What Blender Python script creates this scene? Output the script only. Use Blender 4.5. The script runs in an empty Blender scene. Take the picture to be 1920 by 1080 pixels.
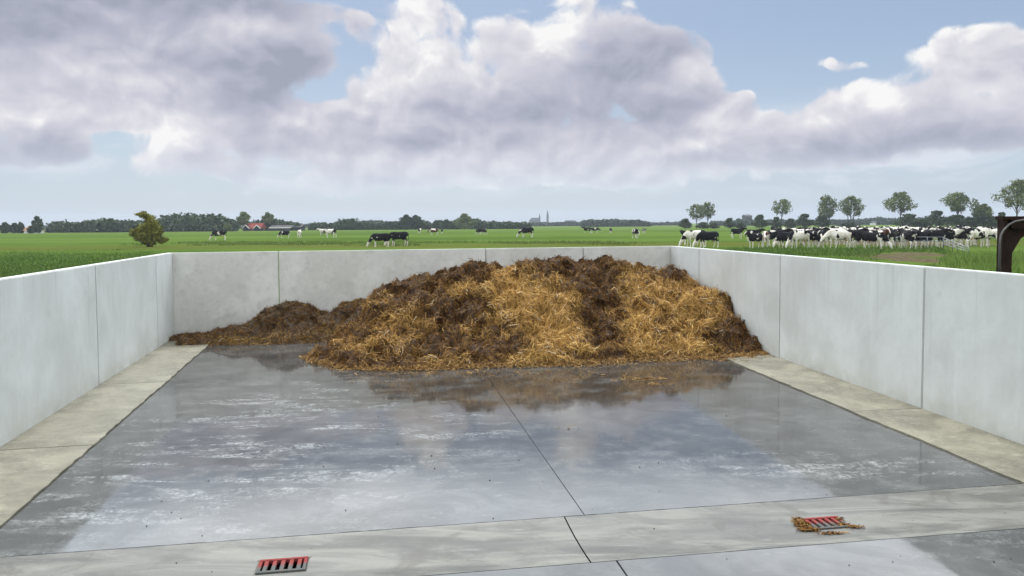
import bpy, bmesh, math, random
import numpy as np
from mathutils import Matrix, Vector
random.seed(7); RS = np.random.RandomState(11)
R = math.radians
SC = bpy.context.scene
COL = SC.collection

# ------------------------------------------------------------------ camera
F = 1440.0; PX, PY = 960.0, 492.0; HC = 2.6; FZ = 0.35      # FZ: meadow level above the pit floor
_p = math.atan(72/F); _t = math.atan(.006)
_r0 = np.array([1, 0, 0.]); _u0 = np.array([0, math.sin(_p), math.cos(_p)]); _f = np.array([0, math.cos(_p), -math.sin(_p)])
_r = _r0*math.cos(_t)-_u0*math.sin(_t); _u = _r0*math.sin(_t)+_u0*math.cos(_t)
CAM = np.array([0, 0, HC])
def ray(x, y): return _f+_r*((x-PX)/F)+_u*((PY-y)/F)
def G(x, y, z=0.):
    d = ray(x, y); return CAM+d*((z-HC)/d[2])
def D(x, y, Y):
    d = ray(x, y); return CAM+d*(Y/d[1])
def proj(P):
    v = np.asarray(P, float)-CAM; k = v@_f
    return PX+F*(v@_r)/k, PY-F*(v@_u)/k
cd = bpy.data.cameras.new('camera'); cam = bpy.data.objects.new('camera', cd); COL.objects.link(cam)
cd.sensor_width = 36; cd.lens = 36*F/1920; cd.shift_y = -(540-PY)/1920; cd.clip_start = .05; cd.clip_end = 12000
M = Matrix(((_r[0], _u[0], -_f[0], 0), (_r[1], _u[1], -_f[1], 0), (_r[2], _u[2], -_f[2], HC), (0, 0, 0, 1)))
cam.matrix_world = M
SC.camera = cam
SC.view_settings.view_transform = 'Standard'; SC.view_settings.look = 'None'
SC.view_settings.exposure = 0.3; SC.view_settings.gamma = 1
SC.render.resolution_x = 1024; SC.render.resolution_y = 576
SC.cycles.max_bounces = 6; SC.cycles.diffuse_bounces = 3; SC.cycles.glossy_bounces = 3
SC.cycles.transparent_max_bounces = 6; SC.cycles.volume_bounces = 0

# ------------------------------------------------------------------ node helper
class NT:
    def __init__(s, tree): s.t = tree; s.N = tree.nodes; s.L = tree.links
    def put(s, sock, v):
        if v is None: return
        if hasattr(v, 'is_output') or isinstance(v, bpy.types.NodeSocket): s.L.new(v, sock)
        else:
            if sock.type == 'RGBA' and not hasattr(v, '__len__'): v = (v, v, v, 1)
            if sock.type == 'RGBA' and len(v) == 3: v = (*v, 1)
            if sock.type == 'VECTOR' and not hasattr(v, '__len__'): v = (v, v, v)
            sock.default_value = v
    def m(s, op, a, b=None, c=None, clamp=False):
        n = s.N.new('ShaderNodeMath'); n.operation = op; n.use_clamp = clamp
        for i, v in enumerate((a, b, c)): s.put(n.inputs[i], v)
        return n.outputs[0]
    def v(s, op, a, b=None, c=None):
        n = s.N.new('ShaderNodeVectorMath'); n.operation = op
        s.put(n.inputs[0], a)
        if b is not None: s.put(n.inputs[3 if op == 'SCALE' else 1], b)
        if c is not None: s.put(n.inputs[2], c)
        return n.outputs[1] if op in ('LENGTH', 'DOT_PRODUCT', 'DISTANCE') else n.outputs[0]
    def xyz(s, a):
        n = s.N.new('ShaderNodeSeparateXYZ'); s.put(n.inputs[0], a); return n.outputs
    def comb(s, x, y, z=0.):
        n = s.N.new('ShaderNodeCombineXYZ')
        for i, q in enumerate((x, y, z)): s.put(n.inputs[i], q)
        return n.outputs[0]
    def noise(s, vec, scale=1, detail=4, rough=.55, dist=0, color=False, dim='3D'):
        n = s.N.new('ShaderNodeTexNoise'); n.noise_dimensions = dim; s.put(n.inputs['Vector'], vec)
        n.inputs['Scale'].default_value = scale; n.inputs['Detail'].default_value = detail
        n.inputs['Roughness'].default_value = rough; n.inputs['Distortion'].default_value = dist
        return n.outputs[1] if color else n.outputs[0]
    def voro(s, vec, scale=1, feature='F1', rnd=1, dim='3D'):
        n = s.N.new('ShaderNodeTexVoronoi'); n.voronoi_dimensions = dim; n.feature = feature; s.put(n.inputs['Vector'], vec)
        n.inputs['Scale'].default_value = scale; n.inputs['Randomness'].default_value = rnd
        return n.outputs[0]
    def ss(s, x, a, b, lo=0., hi=1.):
        n = s.N.new('ShaderNodeMapRange'); n.interpolation_type = 'SMOOTHSTEP'
        for i, q in enumerate((x, a, b, lo, hi)): s.put(n.inputs[i], q)
        return n.outputs[0]
    def mix(s, f, a, b, mode='MIX'):
        n = s.N.new('ShaderNodeMix'); n.data_type = 'RGBA'; n.blend_type = mode
        s.put(n.inputs[0], f); s.put(n.inputs[6], a); s.put(n.inputs[7], b); return n.outputs[2]
    def obj(s): return s.N.new('ShaderNodeTexCoord').outputs['Object']
    def ramp(s, x, stops):
        n = s.N.new('ShaderNodeValToRGB'); s.put(n.inputs[0], x); cr = n.color_ramp
        while len(cr.elements) < len(stops): cr.elements.new(.5)
        for e, (p, c) in zip(cr.elements, stops): e.position = p; e.color = (*c, 1)
        return n.outputs[0]
    def blob(s, x, y, cx, cy, rx, ry, w=1., sharp=False):     # elliptical soft spot
        a = s.m('MULTIPLY_ADD', x, 1/rx, -cx/rx); b = s.m('MULTIPLY_ADD', y, 1/ry, -cy/ry)
        q = s.m('MULTIPLY_ADD', b, b, s.m('MULTIPLY', a, a))
        if sharp: q = s.m('MULTIPLY', q, q)
        v = s.m('MULTIPLY', s.m('POWER', 2.718, s.m('MULTIPLY', q, -1.)), w)
        return (v, s.m('MULTIPLY', v, s.m('MULTIPLY_ADD', a, -.62, s.m('MULTIPLY', b, .80)))) if sharp else v
    def total(s, xs):
        o = xs[0]
        for q in xs[1:]: o = s.m('ADD', o, q)
        return o

def mat(name, fn, rough=.9, spec=.3):
    m = bpy.data.materials.new(name); m.use_nodes = True
    n = NT(m.node_tree); b = m.node_tree.nodes['Principled BSDF']
    b.inputs['Roughness'].default_value = rough; b.inputs['Specular IOR Level'].default_value = spec
    fn(n, b); return m
def bump(n, b, h, strength=.5, dist=.02):
    k = n.N.new('ShaderNodeBump'); k.inputs['Strength'].default_value = strength; k.inputs['Distance'].default_value = dist
    n.put(k.inputs['Height'], h); n.L.new(k.outputs[0], b.inputs['Normal']); return k.outputs[0]

# ------------------------------------------------------------------ sky
SUN_EL, SUN_AZ = R(52), R(-12)        # azimuth clockwise from +Y
w = bpy.data.worlds.new('World'); SC.world = w; w.use_nodes = True
n = NT(w.node_tree); n.N.clear()
out = n.N.new('ShaderNodeOutputWorld'); bg = n.N.new('ShaderNodeBackground'); n.L.new(bg.outputs[0], out.inputs[0])
bg.inputs[1].default_value = 0.1
sky = n.N.new('ShaderNodeTexSky'); sky.sky_type = 'NISHITA'; sky.sun_disc = False
sky.sun_elevation = SUN_EL; sky.sun_rotation = SUN_AZ; sky.dust_density = 2.0; sky.air_density = 1.0; sky.ozone_density = 1.5

def azel(px, py):
    d = ray(px, py); d = d/np.linalg.norm(d); return math.atan2(d[0], d[1]), math.asin(d[2])
CLOUDS = [(100,20,400,78,1.1),(430,5,230,45,1.),(90,135,230,85,1.),(400,115,190,80,1.),(545,110,65,55,.9),
 (300,198,240,38,.9),(50,275,95,50,1.),(318,292,66,72,1.),(420,290,70,62,.75),(520,245,110,45,.9),(590,325,160,40,.6),(790,60,72,95,1.1),
 (770,185,100,90,1.),(950,150,110,100,1.),(1090,60,110,115,1.1),(1215,115,95,62,1.),(1010,220,320,58,1.),
 (1270,185,75,60,.8),(670,255,190,42,.9),(900,312,340,44,.8),(1200,300,270,54,1.),(1450,262,190,38,1.),(1640,222,105,52,1.),
 (1850,205,125,58,1.1),(1750,268,240,38,.9),(1870,95,110,45,1.1),(1590,133,44,14,.5),(678,62,22,40,.55),
 (620,100,26,30,.45),(960,-260,2500,150,.5),(1380,210,40,24,.6)]
DARK = [(100,35,420,65,1.3),(430,5,250,30,.9),(480,170,150,55,.95),(560,130,90,50,.5),(1170,120,140,60,1.25),(1270,90,70,40,.5),
 (1040,212,280,30,.95),(60,285,110,40,1.0),(450,285,70,60,.5),(830,265,180,22,.55),(1800,262,190,28,.7),
 (1250,235,120,40,.45),(1560,290,300,20,.5),(1800,205,60,40,.3),
 (250,140,110,40,-.6),(790,80,60,100,-.8),(1030,60,45,80,-1.),(320,280,50,60,-.6),(1655,195,45,30,-.8),(1870,165,70,30,-.3),(730,200,50,50,-.4),(430,55,100,35,-.5),(1285,140,40,30,-.9),(1345,230,40,30,-.5)]
dirn = n.N.new('ShaderNodeTexCoord').outputs['Generated']
d3 = n.xyz(dirn)
az = n.m('ARCTAN2', d3[0], d3[1]); el = n.m('ARCSINE', d3[2])
uv = n.comb(az, el, 0)
def billow(v, det):                       # rounded, puffy noise: the smaller it is, the deeper in a fold
    vv = n.v('MULTIPLY', v, (1, 1.3, 1))
    wq = n.v('SCALE', n.v('SUBTRACT', n.noise(vv, 9, 2, .6, color=True, dim='2D'), (.5, .5, .5)), .05)
    vv = n.v('ADD', vv, wq)
    f1 = n.noise(vv, 7, det, .63, dim='2D')
    v1 = n.m('SUBTRACT', 1., n.voro(vv, 15, dim='2D')); v2 = n.m('SUBTRACT', 1., n.voro(n.v('ADD', vv, n.v('SCALE', wq, .6)), 34, dim='2D'))
    return n.m('ADD', n.m('MULTIPLY_ADD', f1, 2.0, -1.), n.m('ADD', n.m('MULTIPLY_ADD', v1, .42, -.25), n.m('MULTIPLY_ADD', v2, .34, -.2)))
wv = n.v('SCALE', n.v('SUBTRACT', n.noise(uv, 6, 3, .6, color=True, dim='2D'), (.5, .5, .5)), .055)
q1 = n.xyz(n.v('ADD', uv, wv))
pairs = [n.blob(q1[0], q1[1], *azel(cx, cy), rx/F, ry/F, wt, True) for cx, cy, rx, ry, wt in CLOUDS]
sm = n.total([a for a, b in pairs]); relief = n.total([b for (a, b), c in zip(pairs, CLOUDS) if c[2] < 200])
b1 = billow(uv, 9); b2 = billow(n.v('ADD', uv, (-.007, .013, 0)), 4)
amp = n.ss(sm, .0, .45, .30, 1.15)
d1 = n.m('ADD', sm, n.m('MULTIPLY', b1, amp))
lit = n.m('SUBTRACT', b1, b2)
cover = n.ss(d1, .38, .84)
dk = n.total([n.blob(q1[0], q1[1], *azel(a, b), c/F, d/F, e) for a, b, c, d, e in DARK])
edge = n.ss(d1, .5, 1.3, .12, -.06)
tone = n.m('ADD', n.m('MULTIPLY_ADD', lit, .42, .72), n.m('MULTIPLY_ADD', dk, -.42, n.m('MULTIPLY', relief, .26)))
tone = n.m('ADD', tone, n.m('MULTIPLY_ADD', b1, .16, edge))
ccol = n.ramp(tone, [(0., (.29, .31, .385)), (.3, (.375, .385, .465)), (.6, (.49, .49, .555)), (.85, (.62, .61, .65)), (1., (.77, .76, .755))])
# cool the clouds down towards the horizon
low = n.ss(el, .02, .11, .95, 0.)
ccol = n.mix(n.m('MULTIPLY', low, .70), ccol, (.53, .60, .67))
ccol = n.v('SCALE', ccol, 10.)
clear = n.mix(n.ss(el, .0, .27), (4.1, 5.1, 6.2), (2.5, 3.4, 4.9))
skc = n.mix(.75, sky.outputs[0], clear)
veil = n.noise(n.v('MULTIPLY', uv, (1, 2.6, 1)), 5, 6, .6, .6, dim='2D')
skc = n.mix(n.m('MULTIPLY', n.ss(veil, .42, .68), n.m('MULTIPLY', n.ss(el, .02, .06), n.ss(el, .10, .17, .80, .0))), skc, (6.0, 6.3, 6.9))
final = n.mix(n.m('MULTIPLY', cover, n.ss(el, .0, .06, .2, 1.)), skc, ccol)
# bright broken cloud overhead, above the picture
over = n.mix(n.ss(n.noise(n.v('SCALE', dirn, 2.2), 1, 5, .55), .40, .62), (16.5, 18.5, 20.5), (21., 22., 23.))
final = n.mix(n.ss(el, .285, .36), final, over)
behind = n.ss(d3[1], -.15, .35, 1., 0.)
final = n.mix(n.m('MULTIPLY', behind, n.ss(el, .9, 1.3, 1., 0.)), final, n.mix(n.noise(n.v('SCALE', dirn, 3), 1, 4), (9., 9.4, 10.2), (13., 13.1, 13.4)))
final = n.mix(n.ss(el, -.04, 0., 1., 0.), final, (1.2, 1.5, .9))
n.L.new(final, bg.inputs[0]); w.cycles.sampling_method = 'MANUAL'; w.cycles.sample_map_resolution = 256

sl = bpy.data.lights.new('sun', 'SUN'); sl.energy = 2.8; sl.angle = R(14); sl.color = (1, .96, .9)
so = bpy.data.objects.new('sun', sl); COL.objects.link(so)
sd = Vector((math.sin(SUN_AZ)*math.cos(SUN_EL), math.cos(SUN_AZ)*math.cos(SUN_EL), math.sin(SUN_EL)))
so.rotation_euler = sd.to_track_quat('Z', 'Y').to_euler()

# ------------------------------------------------------------------ object helpers
def link(o, parent=None):
    COL.objects.link(o)
    if parent: o.parent = parent
    return o
def mesh_obj(name, V, Fc, m, parent=None, smooth=False, attr=None, loc=None):
    me = bpy.data.meshes.new(name); V = np.asarray(V, float)
    if loc is not None: V = V-np.asarray(loc)
    me.from_pydata(V.tolist(), [], Fc if isinstance(Fc, list) else Fc.tolist())
    me.update()
    if m: me.materials.append(m)
    if smooth: me.polygons.foreach_set('use_smooth', [True]*len(me.polygons))
    if attr is not None:
        for an, av in attr.items():
            av = np.asarray(av, 'f')
            if av.ndim == 1:
                a = me.attributes.new(an, 'FLOAT', 'POINT'); a.data.foreach_set('value', av)
            else:
                a = me.attributes.new(an, 'FLOAT_COLOR', 'POINT'); a.data.foreach_set('color', np.c_[av, np.ones(len(av))].astype('f').ravel())
    o = link(bpy.data.objects.new(name, me), parent)
    if loc is not None: o.location = loc
    return o
def tag(o, label=None, cat=None, group=None, kind=None):
    if label: o['label'] = label
    if cat: o['category'] = cat
    if group: o['group'] = group
    if kind: o['kind'] = kind
    return o
def empty(name, loc, label, cat, group=None):
    o = link(bpy.data.objects.new(name, None)); o.location = loc; o.empty_display_size = .2
    return tag(o, label, cat, group)
class MB:
    def __init__(s): s.V = []; s.F = []
    def add(s, V, Fc):
        k = len(s.V); s.V += [tuple(map(float, v)) for v in V]; s.F += [tuple(i+k for i in f) for f in Fc]; return s
    def prism(s, poly, z0, z1):
        nn = len(poly); V = [(*p[:2], z0) for p in poly]+[(*p[:2], z1) for p in poly]
        return s.add(V, [tuple(range(nn))[::-1], tuple(range(nn, 2*nn))]+[(i, (i+1) % nn, nn+(i+1) % nn, nn+i) for i in range(nn)])
    def box(s, c, d, rz=0.):
        x, y = d[0]/2, d[1]/2; co, si = math.cos(rz), math.sin(rz)
        P = [(c[0]+a*co-b*si, c[1]+a*si+b*co) for a, b in ((-x, -y), (x, -y), (x, y), (-x, y))]
        return s.prism(P, c[2]-d[2]/2, c[2]+d[2]/2)
    def tube(s, pts, rad, k=8, cap=True):
        pts = [Vector(p) for p in pts]; rad = rad if hasattr(rad, '__len__') else [rad]*len(pts)
        V = []; up = None
        for i, p in enumerate(pts):
            d = (pts[min(i+1, len(pts)-1)]-pts[max(i-1, 0)]).normalized()
            if up is None: up = Vector((0, 0, 1)) if abs(d.z) < .9 else Vector((1, 0, 0))
            a = d.cross(up).normalized(); b = a.cross(d).normalized(); up = b
            for j in range(k):
                t = 2*math.pi*j/k; r = rad[i]
                ra, rb = (r if hasattr(r, '__len__') else (r, r))
                V.append(p+a*math.cos(t)*ra+b*math.sin(t)*rb)
        Fc = [(i*k+j, i*k+(j+1) % k, (i+1)*k+(j+1) % k, (i+1)*k+j) for i in range(len(pts)-1) for j in range(k)]
        if cap: Fc += [tuple(range(k))[::-1], tuple((len(pts)-1)*k+j for j in range(k))]
        return s.add(V, Fc)
    def build(s, name, m, parent=None, loc=None, smooth=False, bevel=0, seg=2):
        o = mesh_obj(name, s.V, s.F, m, parent, smooth, loc=loc)
        b = bmesh.new(); b.from_mesh(o.data); bmesh.ops.recalc_face_normals(b, faces=b.faces)
        if bevel: bmesh.ops.bevel(b, geom=[e for e in b.edges if len(e.link_faces) == 2 and e.calc_face_angle(0) > .5], offset=bevel, segments=seg, affect='EDGES', clamp_overlap=True)
        b.to_mesh(o.data); b.free(); return o

def vnoise(x, y, s, seed=0):          # smooth lattice noise, 0..1
    x = np.asarray(x)*s+seed*17.3; y = np.asarray(y)*s-seed*9.1
    xi = np.floor(x).astype(int); yi = np.floor(y).astype(int); fx = x-xi; fy = y-yi
    fx = fx*fx*(3-2*fx); fy = fy*fy*(3-2*fy)
    def h(a, b):
        v = np.sin(a*127.1+b*311.7+seed*74.7)*43758.5453; return v-np.floor(v)
    return (h(xi, yi)*(1-fx)+h(xi+1, yi)*fx)*(1-fy)+(h(xi, yi+1)*(1-fx)+h(xi+1, yi+1)*fx)*fy
def fbm(x, y, s, o=4, seed=0, r=.5):
    t = 0; a = 1; n_ = 0
    for i in range(o): t = t+a*vnoise(x, y, s*2**i, seed+i); n_ += a; a *= r
    return t/n_

# ------------------------------------------------------------------ materials of the pit
def m_wall(n, b):
    p = n.obj(); oi = n.N.new('ShaderNodeObjectInfo').outputs['Random']
    pp = n.v('ADD', p, n.comb(n.m('MULTIPLY', oi, 50.), 0, 0))
    big = n.noise(pp, .8, 5, .6, .4); fine = n.noise(pp, 9, 6, .65)
    col = n.mix(n.ss(big, .30, .72), (.49, .51, .485), (.61, .64, .62))
    col = n.mix(n.m('MULTIPLY', n.ss(fine, .45, .8), .25), col, (.44, .45, .43))
    run = n.noise(n.v('MULTIPLY', pp, (5, 5, .5)), 1.0, 4, .6)
    col = n.mix(n.m('MULTIPLY', n.ss(run, .55, .8), .30), col, (.72, .74, .73))
    col = n.mix(n.m('MULTIPLY', n.ss(n.noise(pp, 2.3, 3), .66, .80), .35), col, (.38, .38, .35))
    z = n.xyz(p)[2]
    dirt = n.m('MULTIPLY', n.ss(z, .0, .28, 1., 0.), n.ss(n.noise(pp, 3.5, 4), .35, .7))
    col = n.mix(n.m('MULTIPLY', dirt, .35), col, (.34, .34, .31))
    pore = n.ss(n.voro(pp, 14), .0, .07, 1., 0.)
    col = n.mix(n.m('MULTIPLY', pore, .35), col, (.25, .25, .24))
    drip = n.m('MULTIPLY', n.ss(n.noise(n.v('MULTIPLY', pp, (9, 9, .22)), 1.3, 4, .6), .58, .74), n.ss(z, .4, 2., .25, 1.))
    col = n.mix(n.m('MULTIPLY', drip, .38), col, (.37, .375, .35))
    tide = n.m('MULTIPLY', n.ss(n.m('ADD', z, n.m('MULTIPLY', n.noise(pp, 1.1, 5, .65), .5)), .28, .62, 1., 0.), n.ss(n.noise(pp, 4, 4), .3, .6))
    col = n.mix(n.m('MULTIPLY', tide, .38), col, (.42, .40, .33))
    n.L.new(col, b.inputs['Base Color'])
    bump(n, b, n.m('ADD', fine, n.m('MULTIPLY', big, 2.)), .25, .01)
M_WALL = mat('wall_concrete', m_wall, .8, .3)
def m_back(n, b):
    p = n.obj()
    big = n.noise(p, .9, 6, .65, .5); fine = n.noise(p, 8, 6, .65)
    col = n.mix(n.ss(big, .30, .70), (.51, .515, .475), (.66, .665, .62))
    col = n.mix(n.m('MULTIPLY', n.ss(fine, .45, .75), .3), col, (.31, .31, .28))
    run = n.noise(n.v('MULTIPLY', p, (6, 6, .4)), 1.0, 4, .6)
    col = n.mix(n.m('MULTIPLY', n.ss(run, .5, .8), .35), col, (.62, .62, .60))
    dx = n.xyz(p)
    col = n.mix(n.m('MULTIPLY', n.ss(n.noise(p, 1.7, 4, .6), .58, .75), .4), col, (.30, .30, .27))
    pore = n.ss(n.voro(p, 12), .0, .07, 1., 0.)
    col = n.mix(n.m('MULTIPLY', pore, .4), col, (.2, .2, .18))
    n.L.new(col, b.inputs['Base Color']); bump(n, b, n.m('ADD', fine, n.m('MULTIPLY', big, 2.)), .3, .01)
M_BACK = mat('weathered_wall_concrete', m_back, .85, .3)
def m_foot(n, b):
    p = n.obj()
    big = n.noise(p, 1.3, 6, .65, .6); fine = n.noise(p, 14, 6, .7); st = n.noise(n.v('MULTIPLY', p, (2.5, 9, 1)), 1.5, 5, .65)
    col = n.mix(n.ss(big, .35, .68), (.112, .103, .068), (.226, .212, .150))
    col = n.mix(n.m('MULTIPLY', n.ss(st, .56, .74), .55), col, (.40, .395, .34))
    col = n.mix(n.m('MULTIPLY', n.ss(fine, .46, .68), .55), col, (.085, .08, .062))
    wet = n.ss(n.noise(p, .7, 4, .6), .42, .62)
    col = n.mix(n.m('MULTIPLY', wet, .25), col, n.mix(1., col, (.7, .7, .68), 'MULTIPLY'))
    n.L.new(col, b.inputs['Base Color'])
    b.inputs['Coat Weight'].default_value = .45; b.inputs['Coat IOR'].default_value = 1.36
    n.L.new(n.ss(fine, .3, .75, .10, .42), b.inputs['Coat Roughness'])
    bump(n, b, n.m('ADD', fine, n.m('MULTIPLY', big, 2.)), .25, .01)
M_FOOT = mat('foot_slab_concrete', m_foot, .7, .4)
def m_floor(n, b):
    p = n.obj(); q = n.xyz(p)
    big = n.noise(p, .55, 6, .6, .5); fine = n.noise(p, 11, 7, .7); mid = n.noise(p, 2.6, 6, .65)
    sweep = n.noise(n.v('MULTIPLY', p, (.6, 2.5, 1)), 1.35, 7, .66, .9)
    col = n.mix(n.ss(big, .32, .68), (.044, .045, .045), (.092, .093, .091))
    col = n.mix(n.m('MULTIPLY', n.ss(mid, .45, .7), .4), col, (.135, .135, .13))
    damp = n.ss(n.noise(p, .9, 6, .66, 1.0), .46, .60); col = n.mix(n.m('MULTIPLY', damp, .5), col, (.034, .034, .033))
    col = n.mix(n.m('MULTIPLY', n.ss(fine, .55, .75), .25), col, (.045, .045, .044))
    # brownish seepage, also painted darker in place of the heap's reflection
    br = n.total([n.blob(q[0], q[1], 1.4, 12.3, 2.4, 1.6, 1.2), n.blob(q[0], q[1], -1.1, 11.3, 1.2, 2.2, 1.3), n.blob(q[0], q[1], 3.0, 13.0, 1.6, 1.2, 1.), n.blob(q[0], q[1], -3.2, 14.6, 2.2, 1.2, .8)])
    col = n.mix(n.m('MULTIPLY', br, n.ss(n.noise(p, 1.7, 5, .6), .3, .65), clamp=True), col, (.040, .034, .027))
    # pale dried laitance, swept across the slab
    zone = n.total([n.blob(q[0], q[1], -3.6, 10.2, 1.5, 4.4, 1.1), n.blob(q[0], q[1], -4.6, 7.0, 1.3, 1.6, .9), n.blob(q[0], q[1], -1.6, 7.6, 1.0, 1.2, .7),
                    n.blob(q[0], q[1], 3.4, 8.1, 1.5, .55, 1.25), n.blob(q[0], q[1], -.5, 9.8, .8, 1.2, .5), n.blob(q[0], q[1], -1.9, 10.4, 1.2, 2.0, .7), n.blob(q[0], q[1], 3.9, 5.6, .9, .7, .8)])
    patch = n.ss(sweep, .44, .70); grit = n.ss(n.noise(p, 24, 5, .75), .34, .66); veins = n.ss(n.noise(p, 5, 7, .72, 1.4), .38, .64)
    wt = n.m('MULTIPLY', n.m('MULTIPLY', n.m('MULTIPLY', patch, zone, clamp=True), grit), veins, clamp=True)
    col = n.mix(n.m('MULTIPLY', wt, .85), col, (.42, .44, .44))
    wt2 = n.m('MULTIPLY', n.m('MULTIPLY', n.ss(n.noise(n.v('MULTIPLY', p, (1, 4, 1)), 2.6, 6, .65), .60, .70), grit), .45)
    col = n.mix(wt2, col, (.22, .22, .215))
    n.L.new(col, b.inputs['Base Color'])
    b.inputs['Roughness'].default_value = .55
    b.inputs['Coat Weight'].default_value = 1.; b.inputs['Coat IOR'].default_value = 1.42
    cr = n.m('ADD', n.ss(mid, .35, .70, .02, .12), n.m('MULTIPLY', wt, .18))
    n.L.new(cr, b.inputs['Coat Roughness'])
    k = n.N.new('ShaderNodeBump'); k.inputs['Strength'].default_value = .06; k.inputs['Distance'].default_value = .004
    n.put(k.inputs['Height'], n.m('ADD', n.m('MULTIPLY', mid, 1.5), sweep)); n.L.new(k.outputs[0], b.inputs['Coat Normal'])
    bump(n, b, fine, .3, .004)
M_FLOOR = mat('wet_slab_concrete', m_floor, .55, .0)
def m_gutter(n, b):
    p = n.obj()
    rp = n.v('MULTIPLY', p, (.8, 3.5, 1))
    big = n.noise(rp, .9, 6, .62, .8); fine = n.noise(p, 16, 7, .7)
    col = n.mix(n.ss(big, .33, .66), (.050, .050, .044), (.142, .140, .122))
    col = n.mix(n.m('MULTIPLY', n.ss(n.noise(rp, 2.2, 6, .7), .56, .72), .5), col, (.22, .218, .195))
    col = n.mix(n.m('MULTIPLY', n.ss(fine, .52, .72), .3), col, (.11, .105, .09))
    col = n.mix(n.ss(n.voro(p, 5.), .025, .045, .8, 0.), col, (.06, .055, .04))
    n.L.new(col, b.inputs['Base Color'])
    b.inputs['Coat Weight'].default_value = .4; b.inputs['Coat IOR'].default_value = 1.35
    dirt = n.ss(n.noise(p, 1.6, 7, .7, 1.5), .50, .66); col = n.mix(n.m('MULTIPLY', dirt, .6), col, (.045, .040, .030))
    n.L.new(col, b.inputs['Base Color'])
    n.L.new(n.ss(big, .3, .7, .14, .35), b.inputs['Coat Roughness']); bump(n, b, n.m('ADD', fine, n.m('MULTIPLY', big, 2.)), .3, .01)
M_GUT = mat('gutter_concrete', m_gutter, .7, .4)
def flat(name, c, rough=.8, spec=.3, metal=0, var=.25, scale=6):
    def fn(n, b):
        c2 = tuple(x*(1-var) for x in c)
        n.L.new(n.mix(n.ss(n.noise(n.obj(), scale, 5, .65), .35, .65), c, c2), b.inputs['Base Color']); b.inputs['Metallic'].default_value = metal
    return mat(name, fn, rough, spec)
M_JOINT = flat('dark_joint_dirt', (.035, .03, .022), 1)

# ------------------------------------------------------------------ pit geometry
def unit(v): return v/np.linalg.norm(v)
LA, LB = G(186, 723.5)[:2], G(297, 653)[:2]
LC = LA+(LB-LA)*1.42
RA, RB = G(1728, 768.5)[:2], G(1461, 672)[:2]
def at_px(P, Q, px):
    s = np.linspace(-3, 6, 40001)[:, None]; pts = P+(Q-P)*s; v = np.c_[pts, np.zeros(len(pts))]-CAM; kk = v@_f
    x = PX+F*(v@_r)/kk; return pts[np.where(kk > 1, abs(x-px), 1e9).argmin()]
LC = at_px(LA, LB, 327.5); RC = at_px(RA, RB, 1256.5)
WH = 1.98; TH = .14
lu = unit(LC-LA); ru = unit(RC-RA); bu = unit(RC-LC)
ln = np.array([-lu[1], lu[0]]); rn = np.array([ru[1], -ru[0]]); bn = np.array([-bu[1], bu[0]])   # outward normals
print('corners', LC, RC, 'n', ln, rn, bn)
def jag(P, Q, amp=.012, seg=28):       # a slightly ragged edge from P to Q
    o = []
    nn = np.array([-(Q-P)[1], (Q-P)[0]]); nn = nn/np.linalg.norm(nn)
    for i in range(seg+1):
        t = i/seg; o.append(P+(Q-P)*t+nn*(random.uniform(-amp, amp) if 0 < i < seg else 0))
    return o
def wall_panel(P, Q, nrm, label, m, foot=None, gap=.016, group='L shaped concrete wall elements round the pit'):
    d = unit(Q-P); P = P+d*gap/2; Q = Q-d*gap/2
    root = empty('retaining_wall_panel', (P[0], P[1], 0), label, 'wall panel', group)
    loc = np.array([P[0], P[1], 0])
    mb = MB(); mb.prism([P, Q, Q+nrm*TH, P+nrm*TH], -.04, WH)
    o = mb.build('upright', m, root, bevel=.012)
    o.data.transform(Matrix.Translation(-Vector(loc)))
    if foot is not None:
        fm = MB(); a, b_ = foot
        e = jag(np.array(a), np.array(b_), .014)
        poly = [P-nrm*.0, *[np.array(x) for x in e], Q]
        fm.prism(poly, -.12, .022)
        f = fm.build('foot_slab', M_FOOT, root, bevel=.004, seg=1); f.data.transform(Matrix.Translation(-Vector(loc)))
        # slope it gently up to the wall
    return root
# left side: inner edge of the foot slabs
FL1, FL2 = G(0, 990)[:2], G(383, 655)[:2]
fl = unit(FL2-FL1)
def foot_pt(W, A, u_):                 # where the panel joint crosses the foot edge
    nrm = np.array([-u_[1], u_[0]]); return W, A
def cross(P, d, Q, e):
    t = ((Q-P)[0]*e[1]-(Q-P)[1]*e[0])/(d[0]*e[1]-d[1]*e[0]); return P+d*t
ljoint = [LA+(LA-LB)*3, LA+(LA-LB)*2, LA+(LA-LB), LA, LB]
lj1 = G(0, 852)[:2]
LL = LA-lu*3.75
pts_l = [LL-lu*8.0, LL-lu*4.0, LL, LA, LB, LC+bn*0]
lab_l = ['pale concrete wall panel on the left nearest the camera, mostly out of view', 'pale concrete wall panel on the left, cut off by the lower left of the photo',
 'widest pale concrete wall panel on the left, its foot slab reaching the long cross joint', 'pale concrete wall panel on the left between the two dark vertical joints',
 'narrow pale concrete wall panel on the left, touching the back corner']
for i in range(5):
    P, Q = pts_l[i], pts_l[i+1]
    a = cross(P+lu*.01, -ln, FL1, fl); b_ = cross(Q-lu*.01, -ln, FL1, fl)
    wall_panel(P, Q, ln, lab_l[i], M_WALL, (a, b_))
FR1, FR2 = G(1900, 900)[:2], G(1370, 678)[:2]; fr = unit(FR2-FR1)
RJ = at_px(RA, RB, 1310)
pts_r = [RA-ru*7.6, RA-ru*4.0, RA, RB, RJ, RC]
lab_r = ['pale concrete wall panel on the right nearest the camera, mostly out of view', 'bluish pale concrete wall panel on the right, cut off by the right edge, in front of the brown steel frame',
 'long pale concrete wall panel on the right between the two full height dark joints', 'pale concrete wall panel on the right touching the foot of the straw heap', 'short pale concrete wall panel on the right, touching the back corner']
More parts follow.
